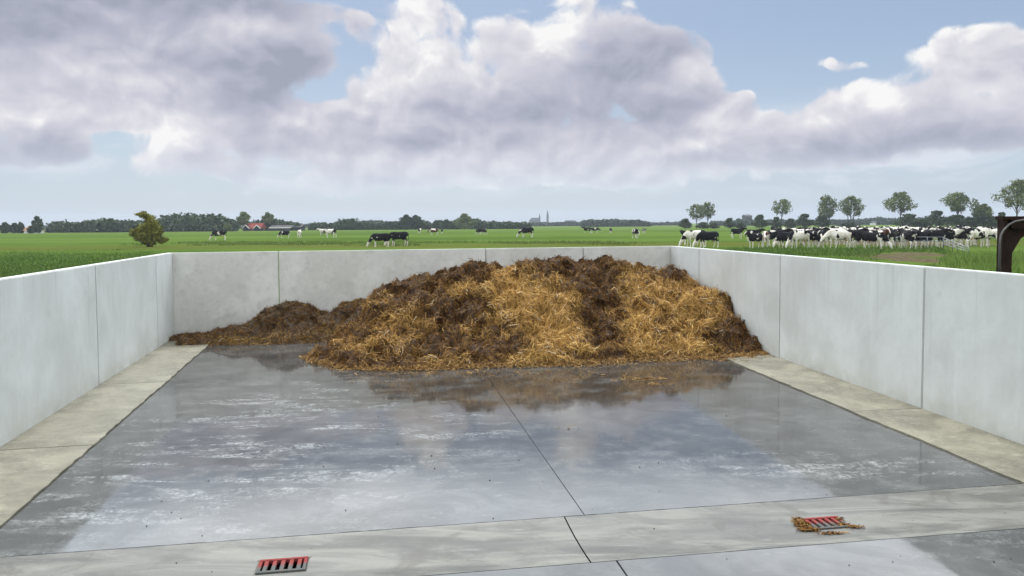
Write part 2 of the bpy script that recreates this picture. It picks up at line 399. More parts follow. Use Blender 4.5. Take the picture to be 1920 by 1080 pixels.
for i in range(5):
    P, Q = pts_r[i], pts_r[i+1]
    a = cross(P, -rn, FR1, fr); b_ = cross(Q, -rn, FR1, fr)
    wall_panel(P, Q, rn, lab_r[i], M_WALL, (a, b_))
bj = [LC]+[at_px(LC, RC, x) for x in (525, 912, 1094)]+[RC]
lab_b = ['stained grey concrete panel of the back wall, above the low end of the dark manure', 'long stained grey back wall panel between the first joint and the heap crest',
 'grey back wall panel behind the highest part of the straw heap', 'grey back wall panel beside the far right corner, behind the heap']
for i in range(4):
    P, Q = bj[i], bj[i+1]
    if i == 0: P = P-bu*TH
    if i == 3: Q = Q+bu*TH
    wall_panel(P, Q, bn, lab_b[i], M_BACK, None)
    c = proj((*bj[i], WH))
    print('joint', i, c)

# floor slabs: two main slabs, the gutter strip, the front slabs; dark base shows in the joints
def quad_grid(mb, P00, P10, P11, P01, z=0., holes=None, nu=(0, 1), nv=(0, 1), dip=0.):
    def pt(a, b): return (P00*(1-a)+P10*a)*(1-b)+(P01*(1-a)+P11*a)*b
    V = []; Fc = []
    for b in nv:
        for a in nu: p = pt(a, b); V.append((p[0], p[1], z-dip*4*b*(1-b)))
    w_ = len(nu)
    for j in range(len(nv)-1):
        for i in range(w_-1):
            if holes and (i, j) in holes: continue
            Fc.append((j*w_+i, j*w_+i+1, (j+1)*w_+i+1, (j+1)*w_+i))
    mb.add(V, Fc); return pt
JC0, JC1 = G(1097, 967)[:2], G(920, 715)[:2]; jd = unit(JC1-JC0); JT = JC0+jd*16
U0, U1 = G(0, 1045)[:2], G(1900, 908)[:2]; ud = unit(U1-U0)          # upper edge of the gutter strip
D0, D1 = G(1100, 1055)[:2], G(1920, 990)[:2]; dd = unit(D1-D0)
g_ = .005
def sh(P, v): return P+np.asarray(v)*g_
UL, UR = cross(FL1, fl, U0, ud), cross(FR1, fr, U0, ud); UM = cross(JC0, jd, U0, ud)
BLc, BRc = LC+bn*.3, RC+bn*.3
BM = cross(JC0, jd, LC, bu)
side = np.array([-ud[1], ud[0]])
FLe, FRe = cross(FL1, fl, LC, bu), cross(FR1, fr, LC, bu)
mb = MB()
def slab(poly, z=0., t=.1): mb.prism([np.array(p) for p in poly], z-t, z)
slab([UL+side*g_+fl*0+ud*.006, *jag(UL+side*g_+ud*.01, UM+side*g_-ud*.002, .004, 60)[1:], BM-ud*.002, FLe+ud*.006])
slab([*jag(UM+side*g_+ud*.002, UR+side*g_, .004, 60), FRe-ud*.004, BM+ud*.002])
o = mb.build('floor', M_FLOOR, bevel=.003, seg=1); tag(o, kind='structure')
# gutter strip, dished, with two sunk drains
DRN = [[G(484, 1046), G(578, 1037), G(575, 1064), G(480, 1073)], [G(1506, 971), G(1567, 967), G(1592, 990), G(1535, 996)]]
LWL = cross(pts_l[0], lu, U0, ud)-ud*1.5; LWR = cross(RA, ru, U0, ud)+ud*.6
DLm = cross(LWL, side, D0, dd); DRm = cross(LWR, side, D0, dd)
UJ = G(1062, 975)[:2]; DJ = G(1105, 1050)[:2]; UJ = UM-ud*.0+(UJ-UM)@ud*ud; DJ = cross(DJ, side, D0, dd)
S2 = G(541, 1008)[:2]; U2 = cross(S2, side, U0, ud); D2 = cross(G(527, 1040)[:2], side, D0, dd)
mb = MB()
HOLES = []
def strip(Pu0, Pu1, Pd0, Pd1, drain=None):
    a, b, c, d = Pd0+dd*.006, Pd1-dd*.006, Pu1-ud*.006-side*g_, Pu0+ud*.006-side*g_
    if drain is None: quad_grid(mb, a, b, c, d, 0, nu=np.linspace(0, 1, 8), nv=np.linspace(0, 1, 7), dip=.02); return
    ctr = np.mean(drain, 0)[:2]; L = np.linalg.norm(b-a); u_ = (ctr-a)@unit(b-a)/L
    H_ = np.linalg.norm((d-a)); v_ = (ctr-a)@unit(d-a)/H_
    du, dv = .195/L, .13/H_
    nu = [0, (u_-du)/2, u_-du, u_+du, (1+u_+du)/2, 1]; nv = [0, (v_-dv)/2, v_-dv, v_+dv, (1+v_+dv)/2, 1]
    pt = quad_grid(mb, a, b, c, d, 0, holes={(2, 2)}, nu=nu, nv=nv, dip=.02)
    HOLES.append([pt(u_-du, v_+dv), pt(u_+du, v_+dv), pt(u_+du, v_-dv), pt(u_-du, v_-dv)])
    return
strip(LWL, UJ, DLm, DJ, DRN[0])
strip(UJ, LWR, DJ, DRm, DRN[1])
o = mb.build('drain_channel', M_GUT); tag(o, kind='structure')
# front slabs
fs = np.array([dd[1], -dd[0]])
mb = MB(); DJm = cross(JC0, jd, D0, dd)
mb.prism([DLm-dd*3+fs*g_+fs*9, DJm+fs*9-dd*.004-jd*0, DJm-dd*.005+fs*g_, DLm-dd*3+fs*g_], -.1, 0)
mb.prism([DJm+fs*g_+dd*.005, DJm+fs*9+dd*.004, DRm+dd*5+fs*9, DRm+dd*5+fs*g_], -.1, 0)
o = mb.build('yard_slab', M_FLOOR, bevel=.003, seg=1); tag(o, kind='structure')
mb = MB(); mb.add([(-14, -12, -.45), (14, -12, -.45), (12, 26, -.45), (-14, 26, -.45)], [(0, 1, 2, 3)])
# leave the drain pits open in the sub base: it lies above their water
o = mb.build('sub_base', M_JOINT); tag(o, kind='structure')

# drains
def m_grate(n, b):
    p = n.obj(); y = n.xyz(p)[1]
    t = n.m('ADD', y, n.m('MULTIPLY', n.m('SUBTRACT', n.noise(p, 14, 4), .5), .12))
    col = n.mix(n.ss(t, -.03, .03), (.085, .09, .088), (.20, .040, .038))
    col = n.mix(n.m('MULTIPLY', n.ss(n.noise(p, 30, 4, .7), .52, .68), .6), col, (.16, .11, .08))
    n.L.new(col, b.inputs['Base Color'])
M_GRATE = mat('red_painted_grate', m_grate, .8, .08)
M_PIT = flat('black_drain_pit', (.012, .011, .010), .5)  # near-black colour stands in for the shade down the pit
M_RIM = flat('drain_rim_concrete', (.15, .145, .125), .85)
def drain(q, label):
    c = np.mean(q, 0); ang = math.atan2(*(np.array(q[1])-q[0])[[1, 0]])
    root = empty('drain_grate', (c[0], c[1], -.019), label, 'drain', None); root.rotation_euler.z = ang
    W, H_ = .365, .235
    mb = MB()
    for s_ in (-1, 1):
        mb.box((0, s_*(H_/2-.014), 0), (W, .028, .03)); mb.box((s_*(W/2-.013), 0, -.001), (.026, H_-.056, .028))
    mb.build('grate_frame', M_GRATE, root, bevel=.003, seg=1)
    nb = 5
    for i in range(nb):
        x = (i-(nb-1)/2)*(W-.052)/(nb+.6)*1.12
        b_ = MB(); b_.box((x, 0, -.002), (.031, H_-.056, .026)); b_.build('grate_bar', M_GRATE, root, bevel=.003, seg=1)
    b_ = MB(); 
    b_.box((0, 0, -.38), (W+.02, H_+.02, .01))
    for s_ in (-1, 1): b_.box((0, s_*(H_/2+.008), -.20), (W+.04, .012, .34)); b_.box((s_*(W/2+.012), 0, -.20), (.012, H_, .34))
    b_.build('sump', M_PIT, root)
    b_ = MB()
    for s_ in (-1, 1):
        b_.box((0, s_*(H_/2+.014), -.012), (W+.056, .026, .026)); b_.box((s_*(W/2+.014), 0, -.013), (.026, H_, .024))
    b_.build('rim', M_RIM, root, bevel=.004, seg=1)
    return root
drain(HOLES[0], 'red painted slotted drain grate, clean, at the bottom left in the gutter')
drain(HOLES[1], 'red painted slotted drain grate on the right, half clogged with straw and dirt')

# ------------------------------------------------------------------ manure heaps
def m_heap(n, b):
    p = n.obj(); at = n.N.new('ShaderNodeAttribute'); at.attribute_name = 'straw'; sfac = at.outputs['Fac']
    f1 = n.noise(p, 9, 7, .7, .6); f2 = n.noise(p, 32, 5, .7)
    dark = n.mix(n.ss(f1, .35, .65), (.020, .010, .004), (.085, .042, .012))
    gold = n.mix(n.ss(f2, .35, .62), (.07, .040, .012), (.24, .14, .042))
    col = n.mix(sfac, dark, gold)
    n.L.new(col, b.inputs['Base Color']); bump(n, b, n.m('ADD', f1, f2), .9, .05)
M_HEAP = mat('manure', m_heap, .75, .25)
def m_attr(name, rough=.6, spec=.3):
    def fn(n, b):
        at = n.N.new('ShaderNodeAttribute'); at.attribute_name = 'tint'; n.L.new(at.outputs['Color'], b.inputs['Base Color'])
    return mat(name, fn, rough, spec)
M_STRAW = m_attr('straw_stalks', .7, .12)

GOLD = [(1000,560,95,48,.95),(950,535,60,25,.7),(1060,640,60,45,.8),(1005,600,60,60,.6),(1240,545,95,48,.95),(1180,520,30,30,.5),(1280,610,110,38,.85),(1200,600,50,50,.6),
 (1250,652,130,16,1.1),(690,640,60,42,.65),(850,540,60,30,.35),(760,605,50,40,.4),(980,665,50,18,.7),(720,560,40,25,.35),(890,620,50,25,.35),(1340,570,40,30,.6),(1060,520,40,20,.3),(870,655,40,20,.4),
 (1118,575,38,34,-.75),(1110,515,60,28,-1.),(1140,630,30,26,-.55),(1100,665,50,12,-.4),(1400,640,45,40,-1.),(1380,600,30,20,-.4),(890,505,45,25,-.6),(850,580,30,30,-.6),(1160,668,26,10,-1.2),(1265,515,35,16,-.9),(1340,630,28,12,-1.),
 (950,650,24,14,-.8),(830,650,30,14,-.6),(750,535,60,14,-.5),(650,680,60,12,-.4),(1250,590,25,14,-.5),(1010,505,40,12,-.6),(1215,565,16,12,-.4)]
def clump(P, sz, seed):                       # id noise per matted clump
    a = P[:, 0]+(fbm(P[:, 0], P[:, 1]+P[:, 2], 4, 3, seed)-.5)*.5; c = (P[:, 1]*.7+P[:, 2]*1.2)+(fbm(P[:, 0], P[:, 1]+P[:, 2], 4, 3, seed+5)-.5)*.5
    i_ = np.floor(a/sz); j_ = np.floor(c/(sz*.75)+.5*(i_ % 2)); h_ = np.sin(i_*12.99+j_*78.23+seed*3.7)*43758.5; h_ = h_-np.floor(h_)
    k_ = np.sin(i_*39.3+j_*11.1+seed)*24634.6; return h_, k_-np.floor(k_)
def gold_at(P, base=-.07):
    X, Y = proj(P); g_ = np.full(len(P), base)
    for cx, cy, rx, ry, wt in GOLD: g_ += wt*np.exp(-((X-cx)/rx)**2-((Y-cy)/ry)**2)
    g_ += (fbm(P[:, 0], P[:, 1]+P[:, 2], 1.8, 5, 5, .65)-.5)*2.1+(fbm(P[:, 0], P[:, 1]+P[:, 2], 7, 2, 8)-.5)*.9
    h1, h2 = clump(P, .34, 9); g_ += (h1-.5)*.50
    return np.clip(g_, 0, 1)
class TPS:
    def __init__(s, pts, lam=.002):
        pts = np.asarray(pts, float); s.c = pts[:, :2]; k_ = len(pts)
        K = s.phi(np.linalg.norm(s.c[:, None]-s.c[None], axis=2))+lam*np.eye(k_); P = np.c_[np.ones(k_), s.c]
        A = np.block([[K, P], [P.T, np.zeros((3, 3))]]); s.w = np.linalg.solve(A, np.r_[pts[:, 2], 0, 0, 0])
    def phi(s, r): return r*r*np.log(r+1e-9)
    def __call__(s, x, y):
        sh_ = x.shape; q = np.c_[x.ravel(), y.ravel()]; o_ = np.zeros(len(q))
        for i in range(0, len(q), 20000):
            b_ = q[i:i+20000]; o_[i:i+20000] = s.phi(np.linalg.norm(b_[:, None]-s.c[None], axis=2))@s.w[:-3]+np.c_[np.ones(len(b_)), b_]@s.w[-3:]
        return o_.reshape(sh_)
def yback(x): return LC[1]+(x-LC[0])*bu[1]/bu[0]
def xleft(y): return LA[0]+(y-LA[1])*lu[0]/lu[1]
def xright(y): return RA[0]+(y-RA[1])*ru[0]/ru[1]
def heap_mesh(pts, x0, x1, y0, y1, step, amp, seed):
    T = TPS(pts)
    X, Y = np.meshgrid(np.arange(x0, x1, step), np.arange(y0, y1, step)); Z = T(X, Y)
    lump = fbm(X, Y, 1.5, 5, seed, .6)-.645; rid = 1-np.abs(fbm(X, Y, 2.6, 4, seed+3)*2-1)*2
    inside = np.clip((Z+.05)/.5, 0, 1)
    Z = Z+inside*(lump*amp*1.6+(rid-.80)*amp*.65)+(fbm(X, Y, 6, 4, seed+7, .6)-.5)*amp*1.0*np.clip((Z+.1)/.2, 0, 1)
    # sideways push makes small overhangs
    ox = (fbm(X, Y, 3.6, 4, seed+11)-.5)*.26*inside; oy = (fbm(X, Y, 3.6, 4, seed+12)-.5)*.62*inside
    keep = (Z > -.05) & (Y < yback(X)+.05) & (X < xright(Y)+.04) & (X > xleft(Y)-.04)
    nx = X.shape[1]; V = np.c_[(X+ox).ravel(), (Y+oy).ravel(), Z.ravel()]
    ii, jj = np.where(keep[:-1, :-1] & keep[1:, :-1] & keep[:-1, 1:] & keep[1:, 1:])
    a = ii*nx+jj; Fc = np.c_[a, a+1, a+nx+1, a+nx]
    used = np.unique(Fc); mp = -np.ones(len(V), int); mp[used] = np.arange(len(used))
    return V[used], mp[Fc], T
def area_sample(V, Fc, N):
    A, B, C_, D_ = (V[Fc[:, i]] for i in range(4)); nr = np.cross(C_-A, D_-B); ar = np.linalg.norm(nr, axis=1)+1e-9
    i = RS.choice(len(Fc), N, p=ar/ar.sum()); s_, t_ = RS.rand(N, 1), RS.rand(N, 1)
    P = (A[i]*(1-s_)+B[i]*s_)*(1-t_)+(D_[i]*(1-s_)+C_[i]*s_)*t_
    return P, nr[i]/ar[i][:, None]
def strands(P, Nn, length, width, lift, cols, parent, name, m, flow=.5, matted=0):
    N = len(P); dr = RS.randn(N, 3); dr[:, 2] -= flow
    if matted: ha, hb_ = clump(P, .30, 2); an = ha*6.283; dr = dr*.75+matted*np.c_[np.cos(an), np.sin(an)*.5, np.sin(an)*.8+hb_-.5]
    dr -= (dr*Nn).sum(1)[:, None]*Nn; dr /= np.linalg.norm(dr, axis=1)[:, None]+1e-9
    dr = dr+Nn*(RS.randn(N, 1)*lift); dr /= np.linalg.norm(dr, axis=1)[:, None]
    sd_ = np.cross(dr, Nn+RS.randn(N, 3)*.5); sd_ /= np.linalg.norm(sd_, axis=1)[:, None]+1e-9
    L = length[:, None]; W = width[:, None]; bend = np.cross(dr, sd_)*RS.randn(N, 1)*.18*L+sd_*RS.randn(N, 1)*.15*L
    P = P+Nn*.012
    c0, c1, c2 = P-dr*L/2, P+bend, P+dr*L/2-np.array([0, 0, 1])*L*.08
    V = np.stack([c0-sd_*W/2, c0+sd_*W/2, c1-sd_*W/2, c1+sd_*W/2, c2-sd_*W/2, c2+sd_*W/2], 1).reshape(-1, 3)
    b_ = (np.arange(N)*6)[:, None]; Fc = np.concatenate([b_+[0, 1, 3, 2], b_+[2, 3, 5, 4]])
    o_ = mesh_obj(name, V, Fc, m, parent, attr={'tint': np.repeat(cols, 6, 0)})
    return o_
def straw_cols(g_, N):
    r1 = RS.rand(N, 1); g_ = g_[:, None]
    dk_ = np.array([.030, .013, .004])*(1-r1)+np.array([.23, .105, .024])*r1
    gd = np.array([.27, .145, .036])*(1-r1)+np.array([.73, .47, .15])*r1
    f_ = np.clip(g_*1.05+RS.randn(N, 1)*.22-.03, 0, 1); c = dk_*(1-f_)+gd*f_
    pale = (RS.rand(N, 1) < .03) & (g_ > .4); return np.where(pale, np.array([[.72, .60, .40]]), c)

def P3(v): return tuple(v)
pts = []
foot = [(585,676),(640,690),(740,693),(850,690),(950,686),(1050,684),(1170,676),(1300,671),(1375,669),(1436,663)]
for q in foot:
    v = G(*q); pts.append((v[0], v[1], .0)); pts.append((v[0], v[1]-.5, -.30)); pts.append((v[0]+.0, v[1]+.28, .22))
for q in [(592,666),(625,648),(655,632)]:
    v = G(*q); pts.append((v[0], v[1], .02))
pts += [(-4.9, 15.0, -.4), (-4.6, 16.0, -.3), (-4.4, 17.0, -.1)]
ridge = [(672,577,16.9),(692,552,17.1),(730,534,17.3),(790,520,17.5),(850,497,17.6),(890,487,17.7),(940,494,17.8),(990,489,17.9),(1060,489,18.0),(1130,489,18.1),(1180,490,18.1),(1215,494,18.2),(1262,508,18.4),(1310,532,18.6)]
for i, q in enumerate(ridge):
    v = D(*q); pts.append(P3(v)); pts.append((v[0], v[1]+1.1, v[2]-.10))
for q in [(1370,563,16.9),(1395,592,16.15),(1422,635,15.4)]:
    v = D(*q); pts.append(P3(v)); pts.append((v[0]+.6, v[1], v[2]-.1))
for q, yy in [((760,600),15.6),((760,650),14.6),((900,590),15.7),((900,640),14.8),((1030,560),16.3),((1030,620),15.2),((1150,560),16.4),((1150,620),15.2),((1260,560),16.6),((1260,620),15.4),((1350,610),15.7),((680,630),15.2),((860,540),16.6),((1000,525),17.0),((1150,525),17.1),((1240,530),17.4)]:
    pts.append(P3(D(*q, yy)))
V, Fc, T = heap_mesh(pts, -5.5, 6.2, 12.8, 21.2, .035, .36, 3)
root = empty('straw_manure_heap', (1., 16., 0), 'large golden and brown heap of straw manure against the back and right walls', 'manure heap')
hb = mesh_obj('manure', V, Fc, M_HEAP, root, True, {'straw': gold_at(V)*.9})
hb.location = (-1., -16., 0)
P, Nn = area_sample(V, Fc, 185000)
vis = (P[:, 1] < 18.9) & ((Nn@np.array([0, -1, .12])) > -.35); P, Nn = P[vis], Nn[vis]
gd = gold_at(P); keep = RS.rand(len(P)) < (.36+.64*gd); P, Nn, gd = P[keep], Nn[keep], gd[keep]
N = len(P); o = strands(P, Nn, (.07+.25*RS.rand(N)**1.8)*(.70+.40*gd), .0055+.0065*RS.rand(N), .46, straw_cols(gd, N), root, 'straw', M_STRAW, .7, 1.1)
o.location = (-1., -16., 0); tag(o, kind='stuff'); print('strands', N)
# scattered wisps on the floor before the heap
tf = []
for i in range(5200):
    j = random.randrange(len(foot)-1); t = random.random(); v = G(foot[j][0]*(1-t)+foot[j+1][0]*t, foot[j][1]*(1-t)+foot[j+1][1]*t)
    dn = abs(random.gauss(0, 1)); wdt = .13 if j < 5 else .22
    tf.append((v[0]+random.gauss(0, .05), v[1]+.05-dn*wdt, .008+max(0, .03-dn*.02)))
for (px, py, sx, sy, c_) in [(1200,712,.22,.06,90),(1235,722,.15,.05,30),(1070,803,.05,.02,4),(1000,700,.8,.15,60),(790,702,.6,.08,60),(1545,1000,.06,.02,0)]:
    v = G(px, py)
    for i in range(c_): tf.append((v[0]+random.gauss(0, sx), v[1]+random.gauss(0, sy), .006))
P = np.array(tf); N = len(P); up = np.tile([0, 0, 1.], (N, 1))
o = strands(P, up, .05+.14*RS.rand(N), .005+.006*RS.rand(N), .10, straw_cols(np.full(N, .38), N)*.8, None, 'loose_straw', M_STRAW, 0); tag(o, kind='stuff')
def clogged(q, spots):
    PP = []
    for px, py, sx, sy, c_ in spots:
        v = G(px, py)
        for i in range(c_): PP.append((v[0]+random.gauss(0, sx), v[1]+random.gauss(0, sy), -.020+random.random()*.010))
    return np.array(PP)
P = clogged(None, [(1503,980,.026,.030,600),(1516,991,.040,.012,400),(1494,972,.02,.012,60),(1580,982,.03,.012,90),(1604,986,.03,.010,70),(1560,998,.05,.008,90),(1576,972,.02,.01,40)])
N = len(P); up = np.tile([0, 0, 1.], (N, 1))
o = strands(P, up, .015+.035*RS.rand(N), .004+.005*RS.rand(N), .12, straw_cols(np.full(N, .12), N)*.9, None, 'straw_litter', M_STRAW, 0); tag(o, kind='stuff')

# dark heap
pts = []
f2 = [(322,642),(350,645),(385,648),(420,648),(470,646),(520,646),(570,645),(620,644),(670,646)]
for q in f2:
    v = G(*q); pts.append((v[0], v[1], 0.)); pts.append((v[0], v[1]-.5, -.3)); pts.append((v[0], v[1]+.22, .10 if q[0] < 420 else .17))
for px, py in [(345,629),(380,627),(405,623),(430,616),(470,603),(500,582),(522,572),(548,568),(575,575),(600,590),(625,583),(650,566),(680,560)]:
    xx = D(px, py, 18.3)[0]; yy = yback(xx)-.55-(.5 if px < 420 else 0); v = D(px, py, yy); pts.append((v[0], v[1], max(v[2], .08))); pts.append((v[0], v[1]+.9, max(v[2]-.12, .02)))
V, Fc, T2 = heap_mesh(pts, -8.2, -2.9, 15.2, 20.4, .04, .17, 21)
root = empty('dark_manure_heap', (-5.5, 17.3, 0), 'low dark brown heap of old manure along the back wall, left of the straw heap', 'manure heap')
def m_dark(n, b):
    p = n.obj(); f1 = n.noise(p, 6, 7, .7, .8); f2 = n.noise(n.v('MULTIPLY', p, (1, 1, 3)), 14, 5, .7)
    col = n.mix(n.ss(f1, .32, .66), (.022, .014, .008), (.095, .062, .030)); col = n.mix(n.m('MULTIPLY', n.ss(f2, .55, .7), .5), col, (.15, .11, .05))
    n.L.new(col, b.inputs['Base Color']); bump(n, b, n.m('ADD', f1, f2), .8, .05)
hb = mesh_obj('manure', V, Fc, mat('old_manure', m_dark, .7, .3), root, True); hb.location = (5.5, -17.3, 0)
P, Nn = area_sample(V, Fc, 26000)
X, Y = proj(P); gd = np.clip(.02+.5*np.exp(-((X-440)/90)**2-((Y-640)/12)**2)+.5*np.exp(-((X-660)/30)**2-((Y-565)/16)**2)+.5*np.exp(-((X-650)/60)**2-((Y-625)/12)**2)+.25*np.exp(-((X-540)/60)**2-((Y-630)/10)**2)+(fbm(P[:, 0], P[:, 1], 3, 3, 2)-.5)*.5, 0, 1)
keep = RS.rand(len(P)) < (.30+.7*gd); P, Nn, gd = P[keep], Nn[keep], gd[keep]; N = len(P)
o = strands(P, Nn, .05+.15*RS.rand(N)**2, .006+.006*RS.rand(N), .3, straw_cols(gd*.7, N)*.75, root, 'straw', M_STRAW, .5); o.location = (5.5, -17.3, 0); tag(o, kind='stuff')

# ------------------------------------------------------------------ meadow
def m_grass(n, b):
    p = n.obj(); q = n.xyz(p)
    st = n.noise(n.v('MULTIPLY', p, (.25, 1., 1)), .045, 5, .6, .5); med = n.noise(n.v('MULTIPLY', p, (.35, 1, 1)), .35, 5, .65); fine = n.noise(p, 5, 7, .7)
    col = n.mix(n.ss(st, .35, .62), (.046, .084, .015), (.082, .130, .026))
    col = n.mix(n.m('MULTIPLY', n.ss(med, .42, .68), .55), col, (.100, .150, .026))
    col = n.mix(n.m('MULTIPLY', n.ss(fine, .45, .7), .45), col, (.030, .065, .010))
    # lush aftermath left and near, rough tussocky strips along the ditches
    near = n.ss(q[1], 22., 75., 1., 0.)
    left = n.m('MULTIPLY', near, n.ss(q[0], -4., 2., 1., 0.))
    col = n.mix(n.m('MULTIPLY', left, .75), col, n.mix(n.ss(fine, .3, .7), (.040, .084, .012), (.062, .115, .019)))
    yw = n.m('ADD', q[1], n.m('MULTIPLY', n.noise(p, .12, 4), 10.))
    for y0, wd, st_, c in ((86, 7, .75, (.085, .082, .022)), (97, 4, .6, (.045, .070, .014)), (215, 10, .5, (.052, .085, .024)), (300, 14, .5, (.125, .145, .055)), (150, 5, .35, (.14, .19, .045))):
        k_ = n.m('MULTIPLY_ADD', yw, 1/wd, -y0/wd); k_ = n.m('POWER', 2.718, n.m('MULTIPLY', n.m('MULTIPLY', k_, k_), -1.))
        col = n.mix(n.m('MULTIPLY', k_, n.ss(n.noise(n.v('MULTIPLY', p, (.2, 1, 1)), .2, 4), .3, .6, st_*.5, st_)), col, c)
    far = n.ss(q[1], 180., 420.); col = n.mix(n.m('MULTIPLY', far, .5), col, (.10, .145, .036))
    # trampled bare earth by the gate; painted shade under the packed herd
    mx = n.xyz(n.v('ADD', p, n.v('SCALE', n.v('SUBTRACT', n.noise(p, .4, 5, .65, color=True), (.5, .5, .5)), 9.)))
    mud_shade = n.total([n.blob(mx[0], mx[1], a, b_, c, d, e) for a, b_, c, d, e in MUD_SHADE])
    col = n.mix(n.ss(n.m('ADD', mud_shade, n.m('MULTIPLY_ADD', fine, .8, -.4)), .35, .7), col, n.mix(n.ss(n.noise(p, 2.5, 6, .7), .35, .65), (.055, .045, .028), (.125, .105, .062)))
    n.L.new(col, b.inputs['Base Color']); bump(n, b, n.m('ADD', fine, n.m('MULTIPLY', med, 2.)), .8, .12)
MUD_SHADE = []
for px, py, rx, ry, w_ in ((1690,484,62,8,1.6),(1735,477,50,5,1.2),(1650,478,30,4,.5),(1600,468,220,3,.4),(1655,455,235,9,.75)):  # last spot stands in for the shade between the packed cows
    a = G(px, py, FZ); b_ = G(px+rx, py, FZ); c_ = G(px, py-ry, FZ); d_ = G(px, py+ry, FZ); MUD_SHADE.append((a[0], a[1], b_[0]-a[0], (c_[1]-d_[1])/2, w_))
M_GRASS = mat('meadow_grass', m_grass, 1., 0.)
OBL = LC-bu*TH*1.0+bn*TH-bu*.0; OBR = RC+bu*TH+bn*TH; ON = LL-lu*14+ln*TH; ONR = RA-ru*16+rn*TH
OBL = LC+ln*TH+bn*TH; OBR = RC+rn*TH+bn*TH
BIG = 6000
mb = MB(); z = FZ
FLc, FRc, NLc, NRc = (-BIG, BIG*1.6, z), (BIG, BIG*1.6, z), (-BIG, -600, z), (BIG, -600, z)
a, b_, c_, d_ = (*OBL, z), (*OBR, z), (*ON, z), (*ONR, z)
mb.add([FLc, FRc, b_, a, c_, NLc, d_, NRc], [(0, 3, 2, 1), (0, 5, 4, 3), (1, 2, 6, 7), (4, 5, 7, 6)])
o = mesh_obj('meadow', mb.V, mb.F, M_GRASS); tag(o, kind='structure')
for f_ in o.data.polygons: pass

def m_leafy(name, a, b_, c):
    def fn(n, b):
        p = n.obj(); v = n.noise(p, .9, 3, .6); v2 = n.noise(p, 4.5, 3, .7)
        col = n.mix(n.ss(v, .35, .62), a, b_); col = n.mix(n.ss(v2, .48, .68), col, c)
        n.L.new(col, b.inputs['Base Color']); b.inputs['Subsurface Weight'].default_value = 0
    return mat(name, fn, .7, .2)
L_TREE = m_leafy('tree_leaves', (.075, .100, .030), (.130, .165, .050), (.185, .215, .085))
L_BUSH = m_leafy('bush_leaves', (.020, .038, .011), (.038, .064, .018), (.062, .090, .028))
L_HAW = m_leafy('hawthorn_leaves', (.085, .105, .012), (.17, .175, .018), (.30, .26, .035))
L_WOOD = m_leafy('wood_leaves', (.026, .048, .020), (.042, .070, .028), (.062, .092, .036))
L_FAR = m_leafy('far_wood_leaves', (.030, .050, .026), (.042, .064, .034), (.056, .078, .042))
M_BARK = flat('bark', (.085, .070, .052), .95)

def leaf_faces(lobes, n_per, size, shell=.55, flatten=1.):
    Vs = []
    for (cx, cy, cz, rx, ry, rz) in lobes:
        N = max(8, int(n_per)); d = RS.randn(N, 3); d /= np.linalg.norm(d, axis=1)[:, None]
        r = (shell+(1-shell)*RS.rand(N, 1)**.7)*(1+.14*RS.randn(N, 1))
        c = np.array([cx, cy, cz])+d*r*np.array([rx, ry, rz])
        a = RS.randn(N, 3)+d*.0; a /= np.linalg.norm(a, axis=1)[:, None]; b_ = np.cross(a, d+RS.randn(N, 3)*.7); b_ /= np.linalg.norm(b_, axis=1)[:, None]+1e-9
        s_ = size*(.6+.8*RS.rand(N, 1)); a = a*s_*.5; b_ = b_*s_*.38
        Vs.append(np.stack([c-a*1.15, c-b_, c+a, c+b_*1.1], 1))
    V = np.concatenate(Vs).reshape(-1, 3); k = np.arange(len(V)//4)[:, None]*4
    return V, (k+[0, 1, 2, 3])
